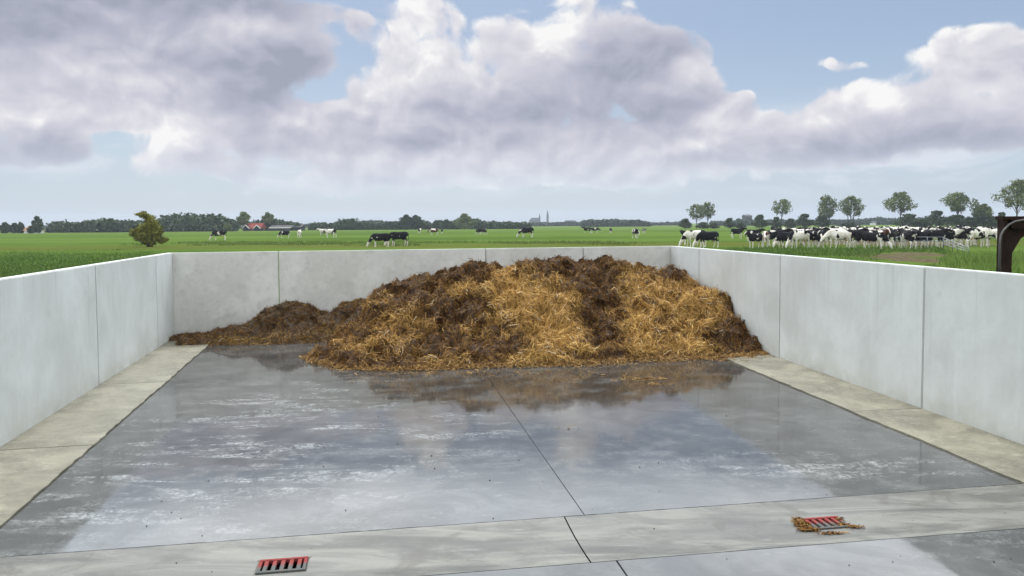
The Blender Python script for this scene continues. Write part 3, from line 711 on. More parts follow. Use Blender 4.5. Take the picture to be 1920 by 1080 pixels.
def tree(px, base_py, top_py, wpx, label, group, Y, leaf=L_TREE, kind='tree', bare=.35, lobes=9, dens=150, size=.55, lean=0., low=False, seed=0, stems=1):
    rr = random.Random(seed*7+int(px)); B = D(px, 430, Y); bx, by = B[0], Y
    s = Y/F; H = proj((bx, by, FZ))[1]-top_py; H *= s; Wd = wpx*s
    root = empty('tree' if kind == 'tree' else kind, (bx, by, FZ), label, kind.replace('_', ' '), group)
    L = []; z0 = H*bare; ch = H-z0
    wob = [rr.uniform(.62, 1.22) for _ in range(7)]
    for i in range(lobes):
        t = (i+.5)/lobes; ang = i*2.4+rr.random(); hz = z0+ch*(.18+.72*t)
        env = math.sin(math.pi*min(.97, (.16 if not low else .42)+t*.80*(1 if not low else .68)))**.6
        rad = Wd*.54*env*(wob[i % 7] if lobes > 10 else 1); r_ = rad*(.40+.2*rr.random()) if low or lobes < 10 else rad*(.22+.17*rr.random())
        off = max(0, rad-r_)*(.75+.35*rr.random()) if low or lobes < 10 else max(0, rad-r_)*(.35+.72*rr.random()**.6)
        L.append((math.cos(ang)*off+lean*hz/H, math.sin(ang)*off*.8, hz, r_, r_, min(ch*.17, r_)*(.8+.4*rr.random())))
    L.append((lean*.9, 0, H-ch*.10, Wd*.17, Wd*.17, ch*.10))
    if low: L.append((0, 0, H*.3, Wd*.40, Wd*.36, H*.28))
    V, Fc = leaf_faces(L, dens, size, .35 if not low else .5); V[:, 2] = np.maximum(V[:, 2], .02)
    mesh_obj('crown', V, Fc, leaf, root)
    mb = MB(); tr = max(.09, H*.014)
    for st_ in range(stems):
        sx = (st_-(stems-1)/2)*Wd*.28
        mb.tube([(sx*.6, 0, -.1), (sx*.8+lean*.2, 0, H*.25), (sx+lean*.5, .05, H*.55), (sx+lean*.9, 0, H*.86)], [tr*1.25, tr, tr*.7, tr*.15], 7)
    for c in L[:-1]:
        h0 = max(.12*H, c[2]-ch*.28); mb.tube([(lean*h0/H, 0, h0), (c[0]*.55+lean*.2, c[1]*.5, (h0+c[2])/2+.05*H), (c[0]*.95, c[1]*.95, c[2]+.3*c[5])], [tr*.5, tr*.36, tr*.12], 5)
    mb.build('trunk', M_BARK, root, smooth=True)
    return root
GR = 'loose crowned trees standing in a row behind the herd'
tr = [(1306,384,36,300,.3,1,'left tree of the close pair of loose crowned trees left of the herd','tree'),
 (1327,380,30,303,.32,1,'right tree of the close pair, slightly taller, left of the herd','tree'),
 (1464,375,44,285,.42,1,'lone umbrella shaped tree with a clear leaning trunk, above the left end of the herd','tree'),
 (1549,367,47,270,.22,2,'two stemmed loose tree with a dense lower left side, third from the pair','tree'),
 (1595,368,42,270,.30,2,'upright oval tree with two thin trunks, just right of the two stemmed tree','tree'),
 (1688,361,66,250,.38,1,'broad spreading tree left of the round domed one, above the middle of the herd','tree'),
 (1795,362,64,235,.40,1,'round domed pale green tree above the metal gate','tree'),
 (1843,384,36,232,.35,1,'small loose tree between the domed tree and the tall one at the right edge','tree'),
 (1906,338,74,215,.34,1,'tallest broad tree, cut off by the right edge of the photo','tree')]
for i, (px, top, wp, Y, bare, stn, lab, kd) in enumerate(tr):
    tree(px, 428, top-2, wp*1.08, lab, GR, Y, bare=bare, stems=stn, lean=.9 if i == 2 else 0, seed=i, lobes=24, dens=62 if i < 3 else 105, size=.46)
BG = 'dark hawthorn bushes along the field edge behind the herd'
bs = [(1285,411,21,292,'dark rounded bush at the left foot of the pair of trees'),(1318,418,24,294,'low dark bush under the pair of trees'),(1338,419,18,294,'small dark bush just right of the pair of trees'),
 (1368,410,19,288,'dark bush above the single black cow between the pair of trees and the herd'),(1388,418,18,290,'low flat dark bush left of the two peaked bush'),(1424,404,25,280,'dark two peaked bush left of the umbrella shaped tree'),
 (1455,408,19,278,'dark round bush at the foot of the umbrella shaped tree'),(1482,411,20,276,'dark low bush right of the umbrella shaped tree'),(1508,402,28,272,'dark pointed bush left of the two stemmed tree'),
 (1540,405,26,268,'dark dense bush at the foot of the two stemmed tree'),(1590,419,36,268,'low dark bush at the foot of the oval tree'),(1702,402,46,245,'dense dark bush at the foot of the broad spreading tree'),
 (1755,396,40,240,'tall dark bush between the broad spreading tree and the domed tree'),(1793,404,44,236,'dark bush under the domed tree'),(1836,397,36,233,'dark bush under the small loose tree'),
 (1877,399,24,228,'dark bush just above the brown steel frame'),(1728,412,30,242,'low dark bush right of the spreading tree'),(1818,410,30,234,'low dark bush left of the small loose tree'),(1862,408,26,230,'low dark bush left of the brown steel frame')]
for i, (px, top, wp, Y, lab) in enumerate(bs):
    tree(px, 428, top-1, wp*1.3, lab, BG, Y, leaf=L_BUSH, kind='bush', bare=.05, lobes=6, dens=230, size=.42, low=True, seed=i+40)
# lone hawthorn on the left, leaning away from the wind
Y = 84.; B = D(280, 462, Y)
root = empty('hawthorn_bush', (B[0], Y, FZ), 'lone yellowish green windswept hawthorn in the meadow behind the left back corner', 'bush')
s_ = Y/F; hz = lambda py: (proj((B[0], Y, FZ))[1]-py)*s_; hx = lambda px: (px-281)*s_
L = [(hx(272),0,hz(403),.55,.5,.42),(hx(282),.2,hz(410),.75,.6,.45),(hx(266),0,hz(402),.55,.4,.18),(hx(288),0,hz(420),.75,.7,.55),(hx(268),.3,hz(430),.8,.8,.5),(hx(256),0,hz(434),.62,.6,.38),(hx(297),-.1,hz(436),.72,.7,.5),(hx(280),0,hz(440),.9,.9,.5),(hx(272),0,hz(452),.45,.5,.45),(hx(284),.1,hz(454),.5,.5,.4),(hx(292),0,hz(448),.45,.4,.3),(hx(250),.1,hz(440),.35,.4,.2),(hx(301),0,hz(428),.4,.4,.3),
     (hx(262),0,hz(446),.6,.5,.4),(hx(298),0,hz(447),.6,.5,.4),(hx(278),0,hz(425),.9,.7,.5),(hx(288),0,hz(434),.8,.7,.5),(hx(311),0,hz(449),.34,.3,.26),(hx(304),0,hz(454),.3,.3,.15)]
V, Fc = leaf_faces(L, 480, .17, .2); mesh_obj('crown', V, Fc, L_HAW, root)
mb = MB()
for i in range(5): mb.tube([(.1*i-.2, .05*i, -.05), ((i-2)*.18, 0, .7), ((i-2)*.42, .1, 1.7), ((i-2)*.30-.2, 0, 3.0)], [.09, .07, .05, .015], 6)
mb.tube([(.1, 0, .1), (hx(299), 0, hz(455)), (hx(312), 0, hz(446))], [.05, .035, .01], 5)
mb.build('trunk', M_BARK, root, smooth=True)

# far woods: masses, and the trees that stand out of them
def wood(name, spans, Y, leaf, n_per=170, size=1.1, sd=1, step=.55, depth=10):
    """spans: (x0, x1, top py at x0, top py at x1); crown after crown along the edge of a wood"""
    rr = random.Random(sd); L = []
    for x0, x1, t0, t1 in spans:
        x = x0
        while x < x1:
            tt = (x-x0)/max(1, x1-x0); top = t0*(1-tt)+t1*tt+rr.uniform(-.8, 1.2)
            for row in range(2):
                yy = Y+row*depth+rr.uniform(-3, 3); bx = D(x, 430, yy)[0]; s = yy/F
                H = max(2.0, (proj((bx, yy, FZ))[1]-top)*s*(1 if row else .86)); rad = min(H*.55, rr.uniform(4.0, 6.0)*s*F/F*2.2+1.2)
                L.append((bx, yy, FZ+H*.56, rad, rad*.9, H*.46)); L.append((bx+rr.uniform(-1, 1)*rad*.5, yy-rad*.5, FZ+H*.26, rad*1.0, rad*.7, H*.30))
            x += max(2.2, rad*F/Y*step*1.3)
    V, Fc = leaf_faces(L, n_per, size, .72); V[:, 2] = np.maximum(V[:, 2], FZ+.02)
    o = mesh_obj(name, V, Fc, leaf); tag(o, kind='stuff'); return o
wood('woodland', [(101,131,417,415),(131,162,419,418),(162,192,414,413),(192,222,411,414),(222,300,415,414)], 290, L_WOOD, sd=1)
wood('woodland', [(300,318,410,404),(318,360,403,401),(360,410,402,403),(410,432,405,411),(432,445,413,420)], 305, L_WOOD, sd=2, n_per=230)
wood('woodland', [(478,500,415,412),(500,525,411,412),(525,560,414,419)], 330, L_WOOD, sd=3)
wood('woodland', [(588,610,419,418),(610,640,421,417),(640,668,412,411),(668,705,416,412),(705,735,415,416),(735,760,416,415)], 345, L_WOOD, sd=4)
wood('woodland', [(758,790,412,413),(790,808,413,417),(815,830,416,414),(830,846,414,417),(852,865,414,410),(886,900,410,412),(900,925,417,415),(925,990,416,418)], 350, L_WOOD, sd=5, n_per=130)
wood('far_woodland', [(70,105,424,424),(560,592,421,420),(985,1040,418,418),(1040,1100,417,416),(1218,1240,418,419),(1240,1290,417,417)], 700, L_FAR, sd=6, size=1.8, n_per=90, depth=25)
wood('far_woodland', [(1096,1110,414,413),(1110,1160,413,412.5),(1160,1205,412.5,414),(1205,1218,415,418)], 520, L_FAR, sd=7, size=1.5, n_per=150, depth=14)
wood('far_woodland', [(1335,1375,416,415),(1375,1440,414,413),(1440,1520,412,413),(1520,1600,413,411),(1600,1625,411,410),(1625,1660,410,407),(1660,1760,410,408),(1760,1925,407,407)], 560, L_FAR, sd=8, size=1.6, n_per=100, depth=20)
FG = 'single trees rising out of the far woods'
for i, (px, top, wp, Y, lab, low) in enumerate([(457,397,34,322,'tall broad tree behind the red roofed farmhouse',1),(503,399,22,328,'round headed tree above the long low barn',0),(427,420,18,300,'small light green bush before the end of the dense left wood',1),
 (762,403,24,342,'left crown of the twin dark trees rising above the central wood',0),(780,404,22,344,'right crown of the twin dark trees rising above the central wood',0),(818,414,16,338,'dark round tree right of the twin crowned trees',1),(838,412,17,338,'dark tree second right of the twin crowned trees',1),
 (871,401,36,336,'broad light topped tree, largest above the central wood',1),(895,410,16,350,'small tree at the right shoulder of the broad light topped tree',1),(660,411,22,340,'dome shaped tree at the left of the central wood',1),
 (208,410,26,285,'pale topped tree in the wood left of the lone hawthorn',1),(10,418,20,268,'dark round tree at the left edge of the photo, beside the farm roof',1),(28,419,18,270,'dark small tree left of the orange roof',1),(39,418,14,272,'dark narrow tree touching the orange roof',1),(58,425,12,266,'low dark bush in front of the orange roof',1),
 (70,406,20,262,'tall dark oval tree just right of the orange roofed farm',1),(1385,410,16,540,'pale hazy tree far behind the single black cow',0)]):
    tree(px, 430, top, wp, lab, FG, Y, leaf=L_WOOD if i not in (0, 7, 1, 2) else L_TREE, bare=.12 if low else .35, lobes=8, dens=150, size=.8, low=bool(low), seed=i+80)

# ------------------------------------------------------------------ buildings
M_RED = flat('red_tiles', (.22, .045, .03), .9, .1, scale=2); M_ORG = flat('orange_tiles', (.32, .17, .10), .9, .1, scale=2); M_WHT = flat('white_paint', (.78, .78, .76), .7, var=.1); M_BRK = flat('brick', (.20, .10, .07), .9)
M_GRY = flat('grey_roof', (.09, .09, .095), .9, .1); M_GLS = flat('dark_window', (.03, .035, .04), .2); M_STO = flat('grey_stone', (.06, .065, .07), .9); M_SLT = flat('slate', (.045, .05, .055), .9, .1)
def house(px, Y, wpx, wall_h, roof_h, dep, name, label, cat, mr, mw, gables=(), rz=0., loc_dz=0, trim=True):
    x = D(px, 430, Y)[0]; W = wpx*Y/F; root = empty(name, (x, Y, FZ), label, cat, None); root.rotation_euler.z = rz
    mb = MB(); mb.box((0, dep/2, wall_h/2), (W, dep, wall_h)); mb.build('wall', mw, root)
    mb = MB(); e = .4
    mb.add([(-W/2-e, -e, wall_h-.1), (W/2+e, -e, wall_h-.1), (W/2+e, dep+e, wall_h-.1), (-W/2-e, dep+e, wall_h-.1), (-W/2-e, dep/2, wall_h+roof_h), (W/2+e, dep/2, wall_h+roof_h)], [(0, 1, 5, 4), (3, 4, 5, 2), (0, 4, 3), (1, 2, 5), (0, 3, 2, 1)])
    rf = mb.build('roof', mr, root)
    for gx, gw, gh in gables:
        mb = MB(); mb.add([(gx-gw/2, -1.2, 0), (gx+gw/2, -1.2, 0), (gx+gw/2, -1.2, wall_h), (gx-gw/2, -1.2, wall_h), (gx, -1.2, wall_h+gh), (gx-gw/2, 3, 0), (gx+gw/2, 3, 0), (gx+gw/2, 3, wall_h), (gx-gw/2, 3, wall_h), (gx, 3, wall_h+gh)],
            [(0, 1, 2, 4, 3), (5, 8, 9, 7, 6), (0, 3, 8, 5), (1, 6, 7, 2), (3, 4, 9, 8), (2, 7, 9, 4)]); mb.build('gable', M_SLT if trim else mw, root)
        mb = MB(); mb.tube([(gx-gw/2-.3, -1.5, wall_h-.3), (gx, -1.5, wall_h+gh+.1), (gx+gw/2+.3, -1.5, wall_h-.3)], .17, 4); mb.build('bargeboard', M_WHT, root)
        mb = MB(); mb.box((gx, -1.3, wall_h*.55), (.8, .12, .7)); mb.build('window', M_GLS, root)
    for wx in np.arange(-W/2+1.5, W/2-1, 3.2):
        if any(abs(wx-g0)*2 < gw+1.5 for g0, gw, _ in gables): continue
        mb = MB(); mb.box((wx, -.03, wall_h*.55), (1., .1, .6)); mb.build('window', M_GLS, root)
    mb = MB(); mb.box((W*.12, dep/2, wall_h+roof_h+.05), (.55, .55, .7)); mb.build('chimney', M_BRK, root)
    return root
house(473, 318, 30, 1.3, 1.9, 7, 'farmhouse', 'red roofed farmhouse with two white edged gables, in the far trees on the left', 'farmhouse', M_RED, M_BRK, gables=((-2.3, 2.4, 1.1), (2.3, 2.4, 1.0)))
house(525, 322, 40, 1.3, 1.0, 8, 'barn', 'long low grey roofed barn with a white eaves line, right of the red roofed farmhouse', 'barn', M_GRY, M_SLT)
x = D(525, 430, 321)[0]; b0 = [o for o in COL.objects if o.name == 'barn'][0]
mb = MB(); mb.box((0, -.55, 1.25), (40*322/F, .14, .35)); mb.build('gutter_board', M_WHT, b0)
house(557, 325, 14, 1.6, .9, 7, 'barn', 'short grey shed with a pale post, at the right end of the long barn', 'shed', M_GRY, M_SLT)
house(52, 268, 14, 1.1, 1.6, 7, 'farmhouse', 'small farmhouse with an orange tiled roof between dark trees at the far left', 'farmhouse', M_ORG, M_WHT)
house(1032, 900, 6, 2.4, 1.2, 9, 'shed', 'white walled shed in the distance, right of the church spires', 'shed', M_WHT, M_WHT)
house(1070, 900, 18, 2.5, 3.6, 12, 'barn', 'dark roofed barn in the distance between the church and the long smooth forest', 'barn', M_SLT, M_SLT)
house(1640, 520, 5, 1.6, 1.3, 5, 'farmhouse', 'small white house far away in the gap left of the broad spreading tree', 'house', M_GRY, M_WHT)
house(1404, 620, 12, 7.5, 1.2, 10, 'silo_building', 'hazy grey block building far behind the field, left of the two peaked bush', 'building', M_STO, M_STO)
# church
Y = 1400.; x = D(1015, 430, Y)[0]
root = empty('church', (x, Y, FZ), 'distant grey church with two thin spires on the horizon', 'church')
mb = MB(); w_ = 20*Y/F
mb.box((-12, 8, 4.5), (w_, 12, 9)); mb.build('nave', M_STO, root)
mb = MB(); mb.add([(-12-w_/2, 1, 9), (-12+w_/2, 1, 9), (-12+w_/2, 15, 9), (-12-w_/2, 15, 9), (-8-w_/2, 8, 13.5), (-12+w_/2, 8, 13.5)], [(0, 1, 5, 4), (3, 4, 5, 2), (0, 4, 3), (1, 2, 5), (0, 3, 2, 1)]); mb.build('roof', M_SLT, root)
def spire(sx, w_, h0, h1):
    mb = MB(); mb.box((sx, 6, h0/2), (w_, w_, h0)); t_ = mb.build('tower', M_STO, root)
    mb = MB(); mb.add([(sx-w_/2, 6-w_/2, h0), (sx+w_/2, 6-w_/2, h0), (sx+w_/2, 6+w_/2, h0), (sx-w_/2, 6+w_/2, h0), (sx-.6, 6, h1), (sx+.6, 6, h1)], [(0, 1, 5, 4), (2, 3, 4, 5), (1, 2, 5), (3, 0, 4)]); mb.build('spire', M_SLT, t_)
spire((1012-1015)*Y/F, 3., 13, 20); spire((1027-1015)*Y/F, 4., 17, 26)

# ------------------------------------------------------------------ cows
def cow_mesh(pose):
    """body, neck, head, legs and tail fused into one continuous surface; faces +X, feet at z = 0"""
    mb = MB()
    body = [(-.86,1.20,.10,.13),(-.80,1.18,.20,.22),(-.58,1.12,.27,.31),(-.25,1.03,.33,.37),(.10,.99,.35,.39),(.40,1.02,.30,.39),(.62,1.08,.22,.34),(.76,1.12,.14,.22)]
    mb.tube([(x, 0, z) for x, z, a, b in body], [(a, b) for x, z, a, b in body], 14)
    if pose == 'graze': nk = [(.55,0,1.15),(.86,0,.98),(1.08,0,.66),(1.20,0,.42)]; hd = [(1.17,0,.52),(1.27,0,.36),(1.36,0,.16),(1.40,0,.05)]
    elif pose == 'low': nk = [(.55,0,1.15),(.88,0,1.12),(1.12,0,.95),(1.24,0,.82)]; hd = [(1.18,0,.92),(1.32,0,.80),(1.48,0,.60),(1.54,0,.50)]
    elif pose == 'turn': nk = [(.55,0,1.15),(.82,.08,1.28),(.98,.26,1.40),(1.02,.36,1.44)]; hd = [(.99,.30,1.46),(1.02,.44,1.40),(1.03,.66,1.27),(1.03,.74,1.21)]
    else: nk = [(.55,0,1.15),(.82,0,1.26),(1.02,0,1.38),(1.14,0,1.43)]; hd = [(1.08,0,1.45),(1.22,0,1.40),(1.44,0,1.27),(1.52,0,1.21)]
    mb.tube(nk, [(.16,.30),(.13,.22),(.11,.17),(.09,.13)], 10)
    mb.tube(hd, [(.10,.12),(.115,.14),(.075,.09),(.06,.065)], 10)
    h = Vector(hd[0]); d = (Vector(hd[2])-h).normalized(); sdv = Vector((0, 1, 0)) if abs(d.y) < .5 else Vector((1, 0, 0))
    for s_ in (-1, 1): mb.tube([h+d*.03+sdv*.07*s_, h+d*.02+sdv*.17*s_+Vector((0, 0, .0)), h+d*.03+sdv*.25*s_-Vector((0, 0, .03))], [(.035,.03),(.05,.03),(.02,.02)], 6)
    st = {'stand': (0, 0, 0, 0), 'graze': (.12, -.05, .10, -.10), 'low': (.16, -.10, -.12, .12), 'turn': (0, .03, .04, -.04)}[pose]
    for i, s_ in enumerate((-1, 1)):
        f_ = st[i]; mb.tube([(.52,.15*s_,1.0),(.53+f_*.3,.17*s_,.72),(.52+f_*.6,.17*s_,.46),(.51+f_,.17*s_,.14),(.54+f_,.17*s_,.05),(.56+f_,.17*s_,0)], [(.15,.12),(.095,.085),(.058,.055),(.042,.04),(.055,.05),(.065,.055)], 8)
        k_ = st[2+i]; mb.tube([(-.60,.15*s_,1.10),(-.56+k_*.2,.18*s_,.82),(-.66+k_*.5,.18*s_,.60),(-.75+k_*.7,.18*s_,.46),(-.70+k_,.18*s_,.14),(-.67+k_,.18*s_,.05),(-.65+k_,.18*s_,0)], [(.22,.13),(.16,.12),(.09,.075),(.06,.055),(.042,.042),(.055,.05),(.065,.055)], 8)
    mb.tube([(-.40,0,.80),(-.42,0,.64),(-.42,0,.52)], [(.19,.15),(.16,.13),(.06,.05)], 10)
    mb.tube([(-.84,0,1.30),(-.93,0,1.15),(-.95,0,.80),(-.93,0,.62),(-.93,0,.42)], [(.05,.04),(.035,.035),(.03,.03),(.05,.045),(.02,.02)], 6)
    me = bpy.data.meshes.new('cow_'+pose); me.from_pydata(mb.V, [], mb.F)
    b = bmesh.new(); b.from_mesh(me); bmesh.ops.recalc_face_normals(b, faces=b.faces); b.to_mesh(me); b.free()
    t = bpy.data.objects.new('tmp', me); COL.objects.link(t)
    r_ = t.modifiers.new('r', 'REMESH'); r_.mode = 'VOXEL'; r_.voxel_size = .028
    sm_ = t.modifiers.new('s', 'SMOOTH'); sm_.factor = .5; sm_.iterations = 3
    dg = bpy.context.evaluated_depsgraph_get(); dg.update(); out_ = bpy.data.meshes.new_from_object(t.evaluated_get(dg))
    bpy.data.objects.remove(t); out_.polygons.foreach_set('use_smooth', [True]*len(out_.polygons)); return out_
def m_cow(thr, dark, seed, band=False):
    def fn(n, b):
        p = n.obj(); oi = n.N.new('ShaderNodeObjectInfo').outputs['Random']; q = n.xyz(p)
        v = n.noise(n.v('ADD', p, n.comb(n.m('MULTIPLY', oi, 40.), n.m('MULTIPLY', oi, 23.), seed*3.)), 1.45, 2, .45, .3)
        v = n.m('ADD', v, n.m('MULTIPLY', n.ss(q[2], .35, .72, -1., 0.), .40))
        v = n.m('ADD', v, n.ss(q[2], .95, 1.4, 0., .03))
        blaze = n.m('MULTIPLY', n.ss(q[0], 1.10, 1.2), n.m('LESS_THAN', n.m('ABSOLUTE', q[1]), .045))
        msk = n.ss(v, thr-.008, thr+.008); msk = n.m('MULTIPLY', msk, n.m('SUBTRACT', 1., n.m('MULTIPLY', blaze, .8)))
        wcol = n.mix(n.ss(n.noise(p, 4, 3), .4, .75), (.74, .71, .65), (.55, .49, .40))
        ud = n.m('MULTIPLY', n.m('MULTIPLY', n.ss(q[2], .50, .56), n.ss(q[2], .74, .80, 1., 0.)), n.m('MULTIPLY', n.ss(q[0], -.62, -.56), n.ss(q[0], -.26, -.2, 1., 0.)))
        ud = n.m('MULTIPLY', ud, n.m('LESS_THAN', n.m('ABSOLUTE', q[1]), .16))
        wcol = n.mix(ud, wcol, (.62, .38, .30))
        n.L.new(n.mix(msk, wcol, dark), b.inputs['Base Color'])
    return mat('cow_hide', fn, .85, .06)
BK = (.012, .012, .014)
COWM = {'black': m_cow(.36, BK, 1), 'pied': m_cow(.45, BK, 2), 'white': m_cow(.565, BK, 3), 'brown': m_cow(.50, (.075, .028, .018), 4)}
POSES = {k_: cow_mesh(k_) for k_ in ('stand', 'graze', 'low', 'turn')}
cow_n = 0
def cow(px, fy, pose, face, kind, label, group, scale=1., dy=0.):
    """px: centre of the body; fy: where its feet meet the meadow; face: heading in degrees, 0 right, 180 left, 90 away, -90 towards us"""
    v = G(px, fy, FZ); o = bpy.data.objects.new('cow', POSES[pose]); COL.objects.link(o)
    a = R(face); off = .3 if pose != 'turn' else .1
    o.location = (v[0]-math.cos(a)*off*scale*0, v[1]+dy, FZ); o.rotation_euler.z = a; o.scale = (scale,)*3
    if not o.data.materials: o.data.materials.append(COWM['pied'])
    o.material_slots[0].link = 'OBJECT'; o.material_slots[0].material = COWM[kind]
    tag(o, label, 'cow', group); return o
GA = 'cows grazing far apart in the meadow'
for a in [(412,450.5,'graze',184,'black','black cow with white legs grazing alone right of the lone hawthorn',1.12),
 (534,447,'graze',176,'black','black cow with pale rump, head down before the barn',.95),(562,446,'stand',95,'white','white cow seen from behind, right of the cow before the long barn',1.),
 (620,446,'low',170,'white','white cow with black neck walking left, left of the large grazing pair',1.12),(606,441,'stand',180,'white','white cow half hidden behind the one walking left',1.),
 (714,463,'graze',182,'black','all black grazing cow, left one of the large grazing pair',1.),(748,461,'graze',192,'black','black grazing cow with a white hip band, right one of the large grazing pair',1.08),
 (787,438,'stand',80,'white','small pale cow far off below the twin crowned trees',.85),(814,441,'low',175,'brown','red brown and white cow far off below the twin crowned trees',1.),(829,438,'stand',90,'black','tiny dark cow right of the red brown one',.7),
 (897,440,'graze',120,'black','left cow of the far black pair above the left end of the heap',.9),(906,440,'graze',50,'black','right cow of the far black pair above the left end of the heap',.9),
 (988,445.5,'graze',176,'black','big black cow with a white tail end, grazing below the church',1.2),
 (1101,437.5,'stand',178,'black','black cow standing nose to tail with a white spotted one, above the back wall',1.0),(1115,437.5,'low',5,'pied','black and white cow facing right, beside the black one above the back wall',.95),
 (1145,437,'stand',90,'black','tiny black cow seen from behind, between the standing couple and the piebald cow',.85),(1192,447,'low',-80,'pied','black and white cow facing the camera, above the right end of the back wall',1.05),
 (1208,438,'stand',60,'pied','small cow behind the piebald one that faces the camera',.8)]:
    cow(a[0], a[1], a[2], a[3], a[4], a[5], GA, a[6])
GH = 'cows of the herd crowded by the metal gate'
for a in [(1304,463,'graze',184,'white','white cow with dark blotches grazing over the right corner of the pit',1.12),(1294,459,'turn',180,'black','black cow looking over the white one grazing at the right corner of the pit',1.),
 (1328,464.5,'graze',188,'black','black cow with white striped rump, grazing right of the blotched white one',1.05),
 (1382,447,'stand',8,'black','single black cow with white belly standing between the grazing pair and the herd',1.02),
 (1416,465,'stand',212,'pied','piebald cow at the left end of the herd, facing left',.95),(1413,452,'stand',5,'black','black cow just behind the leftmost piebald cow of the herd',1.),
 (1435,464,'low',250,'brown','red brown and white cow, second in the front of the herd',1.05),(1457,458,'stand',90,'black','large black cow seen from behind, third in the front of the herd',1.2),
 (1474,465,'graze',200,'black','black cow with lowered head, left of the creamy white one that bends down',1.0),(1500,465.5,'graze',200,'white','creamy white cow bending its head down left among black ones',1.08),
 (1519,465,'turn',215,'pied','black and white cow with a white face, right of the creamy white one',1.05),(1539,465,'low',250,'black','heavy black cow facing us, left of the speckled white one',1.1),
 (1576,466,'low',184,'white','large white cow with small black speckles, broadside in the front of the herd',1.15),(1592,464,'stand',70,'brown','dark red brown cow behind the rump of the speckled white one',1.0),
 (1620,466,'low',-8,'black','black cow broadside facing right, beside the speckled white one',1.1),(1638,467,'graze',-40,'black','black cow with white snout lowering its head to the ground, mid herd',1.),
 (1655,464,'stand',-95,'brown','brownish white cow facing the camera, in the middle of the herd',1.05),(1668,462,'stand',-80,'pied','white faced cow facing the camera, right of the brownish white one',1.05),
 (1686,465,'stand',80,'black','black cow with white shoulders at the left end of the gate',1.05),(1702,467,'stand',92,'pied','cow with white hind legs seen from behind at the gate',1.1),
 (1718,466,'stand',75,'black','black cow with a white back seen from behind at the gate',1.1),(1731,466,'stand',100,'pied','black cow with a white collar behind the gate rails',1.08),
 (1752,465,'stand',10,'black','black cow broadside behind the gate rails',1.1),(1775,463,'stand',-20,'pied','cow with white neck where the gate turns towards us',1.1),
 (1797,462,'stand',10,'black','black cow with white head right of the gate bend',1.1),(1832,464,'low',4,'pied','large black and white cow broadside near the brown steel frame',1.2),
 (1858,461,'stand',185,'white','white cow half hidden behind the brown steel frame',1.1),(1812,458,'stand',170,'pied','black and white cow behind the large broadside one by the steel frame',1.05)]:
    cow(a[0], a[1], a[2], a[3], a[4], a[5], GH, a[6])
rr = random.Random(5)
ordn = ['first', 'second', 'third', 'fourth', 'fifth', 'sixth', 'seventh', 'eighth', 'ninth', 'tenth', 'eleventh', 'twelfth', 'thirteenth', 'fourteenth', 'fifteenth', 'sixteenth', 'seventeenth', 'eighteenth', 'nineteenth', 'twentieth']
kn = {'black': 'mostly black', 'pied': 'black and white', 'white': 'mostly white', 'brown': 'red brown'}
for fy, row, x0, nn_ in ((460, 'second', 1450, 20), (452, 'third', 1455, 20), (446.5, 'fourth', 1478, 17), (442.5, 'back', 1520, 13)):
    for i in range(nn_):
        px = x0+(1862-x0)*(i+.5*rr.random())/nn_; kd = rr.choice(['black', 'pied', 'black', 'pied', 'black', 'black', 'pied', 'brown' if rr.random() < .3 else 'white'] if fy > 455 else ['black', 'pied', 'white', 'pied', 'white', 'black', 'pied', 'white'])
        cow(px, fy+rr.uniform(-1, 1), rr.choice(['stand', 'stand', 'low', 'turn']), rr.choice([0, 180, 15, 165, 190, -10, 60, 120, 270]), kd,
            '%s cow, %s from the left in the %s row of the herd' % (kn[kd], ordn[i], row), GH, rr.uniform(.95, 1.1))

# ------------------------------------------------------------------ gate rails
M_GALV = flat('galvanised_tube', (.20, .22, .24), .4, .5, .6, .2)
def gate(q0, q1, h, rails, label, n_v=3, drop=1.):
    A, B_ = G(*q0, FZ), G(*q1, FZ); root = empty('metal_gate', P3(A), label, 'gate', 'galvanised gate rails before the herd'); d = B_-A; L_ = np.linalg.norm(d[:2]); root.rotation_euler.z = math.atan2(d[1], d[0])
    for k_ in rails: mb = MB(); mb.tube([(0, 0, h*k_), (L_, 0, h*k_*drop)], .026, 8); mb.build('rail', M_GALV, root, smooth=True)
    for k_ in range(n_v+1): mb = MB(); mb.tube([(L_*k_/n_v, .0, 0), (L_*k_/n_v, .0, h*(1+(drop-1)*k_/n_v)+.02)], .028, 8); mb.build('gate_post', M_GALV, root, smooth=True)
    return root
gate((1680,467), (1768,468), 1.0, (1., .66), 'straight galvanised gate with two rails in front of the cows seen from behind', 3)
gate((1769,468), (1816,478), .95, (1., .72, .45), 'galvanised gate with three rails slanting down towards the tall grass', 5, .5)

# ------------------------------------------------------------------ brown steel frame beyond the right wall
M_RUST = flat('rust_brown_steel', (.026, .013, .009), .8, .15, 0, .6, 5); M_PIPE = flat('grey_hose', (.09, .085, .085), .4, .5)
Yf = 10.6; s_ = Yf/F
def fz(py, px=1890): return D(px, py, Yf)[2]
def fx(px): return D(px, 450, Yf)[0]
x0, x1 = fx(1878), fx(1905)
root = empty('steel_frame', (x0, Yf, FZ), 'dark rust brown steel frame with a rounded corner pipe, beyond the right wall', 'steel frame')
def fb(name, m, boxes, **kw):
    mb = MB()
    for (ax, bx_, ay, by_, az_, bz_) in boxes: mb.box(((ax+bx_)/2-x0, (ay+by_)/2, (az_+bz_)/2-FZ), (bx_-ax, by_-ay, bz_-az_))
    return mb.build(name, m, root, **kw)
zt = fz(409)
fb('post', M_RUST, [(x0+.02, x0+.08, 0, .12, FZ, zt-.02), (x0+.085, x1, .07, .09, FZ, zt-.12), (x0+.02, x1, .12, .14, FZ, zt-.02)], bevel=.006)
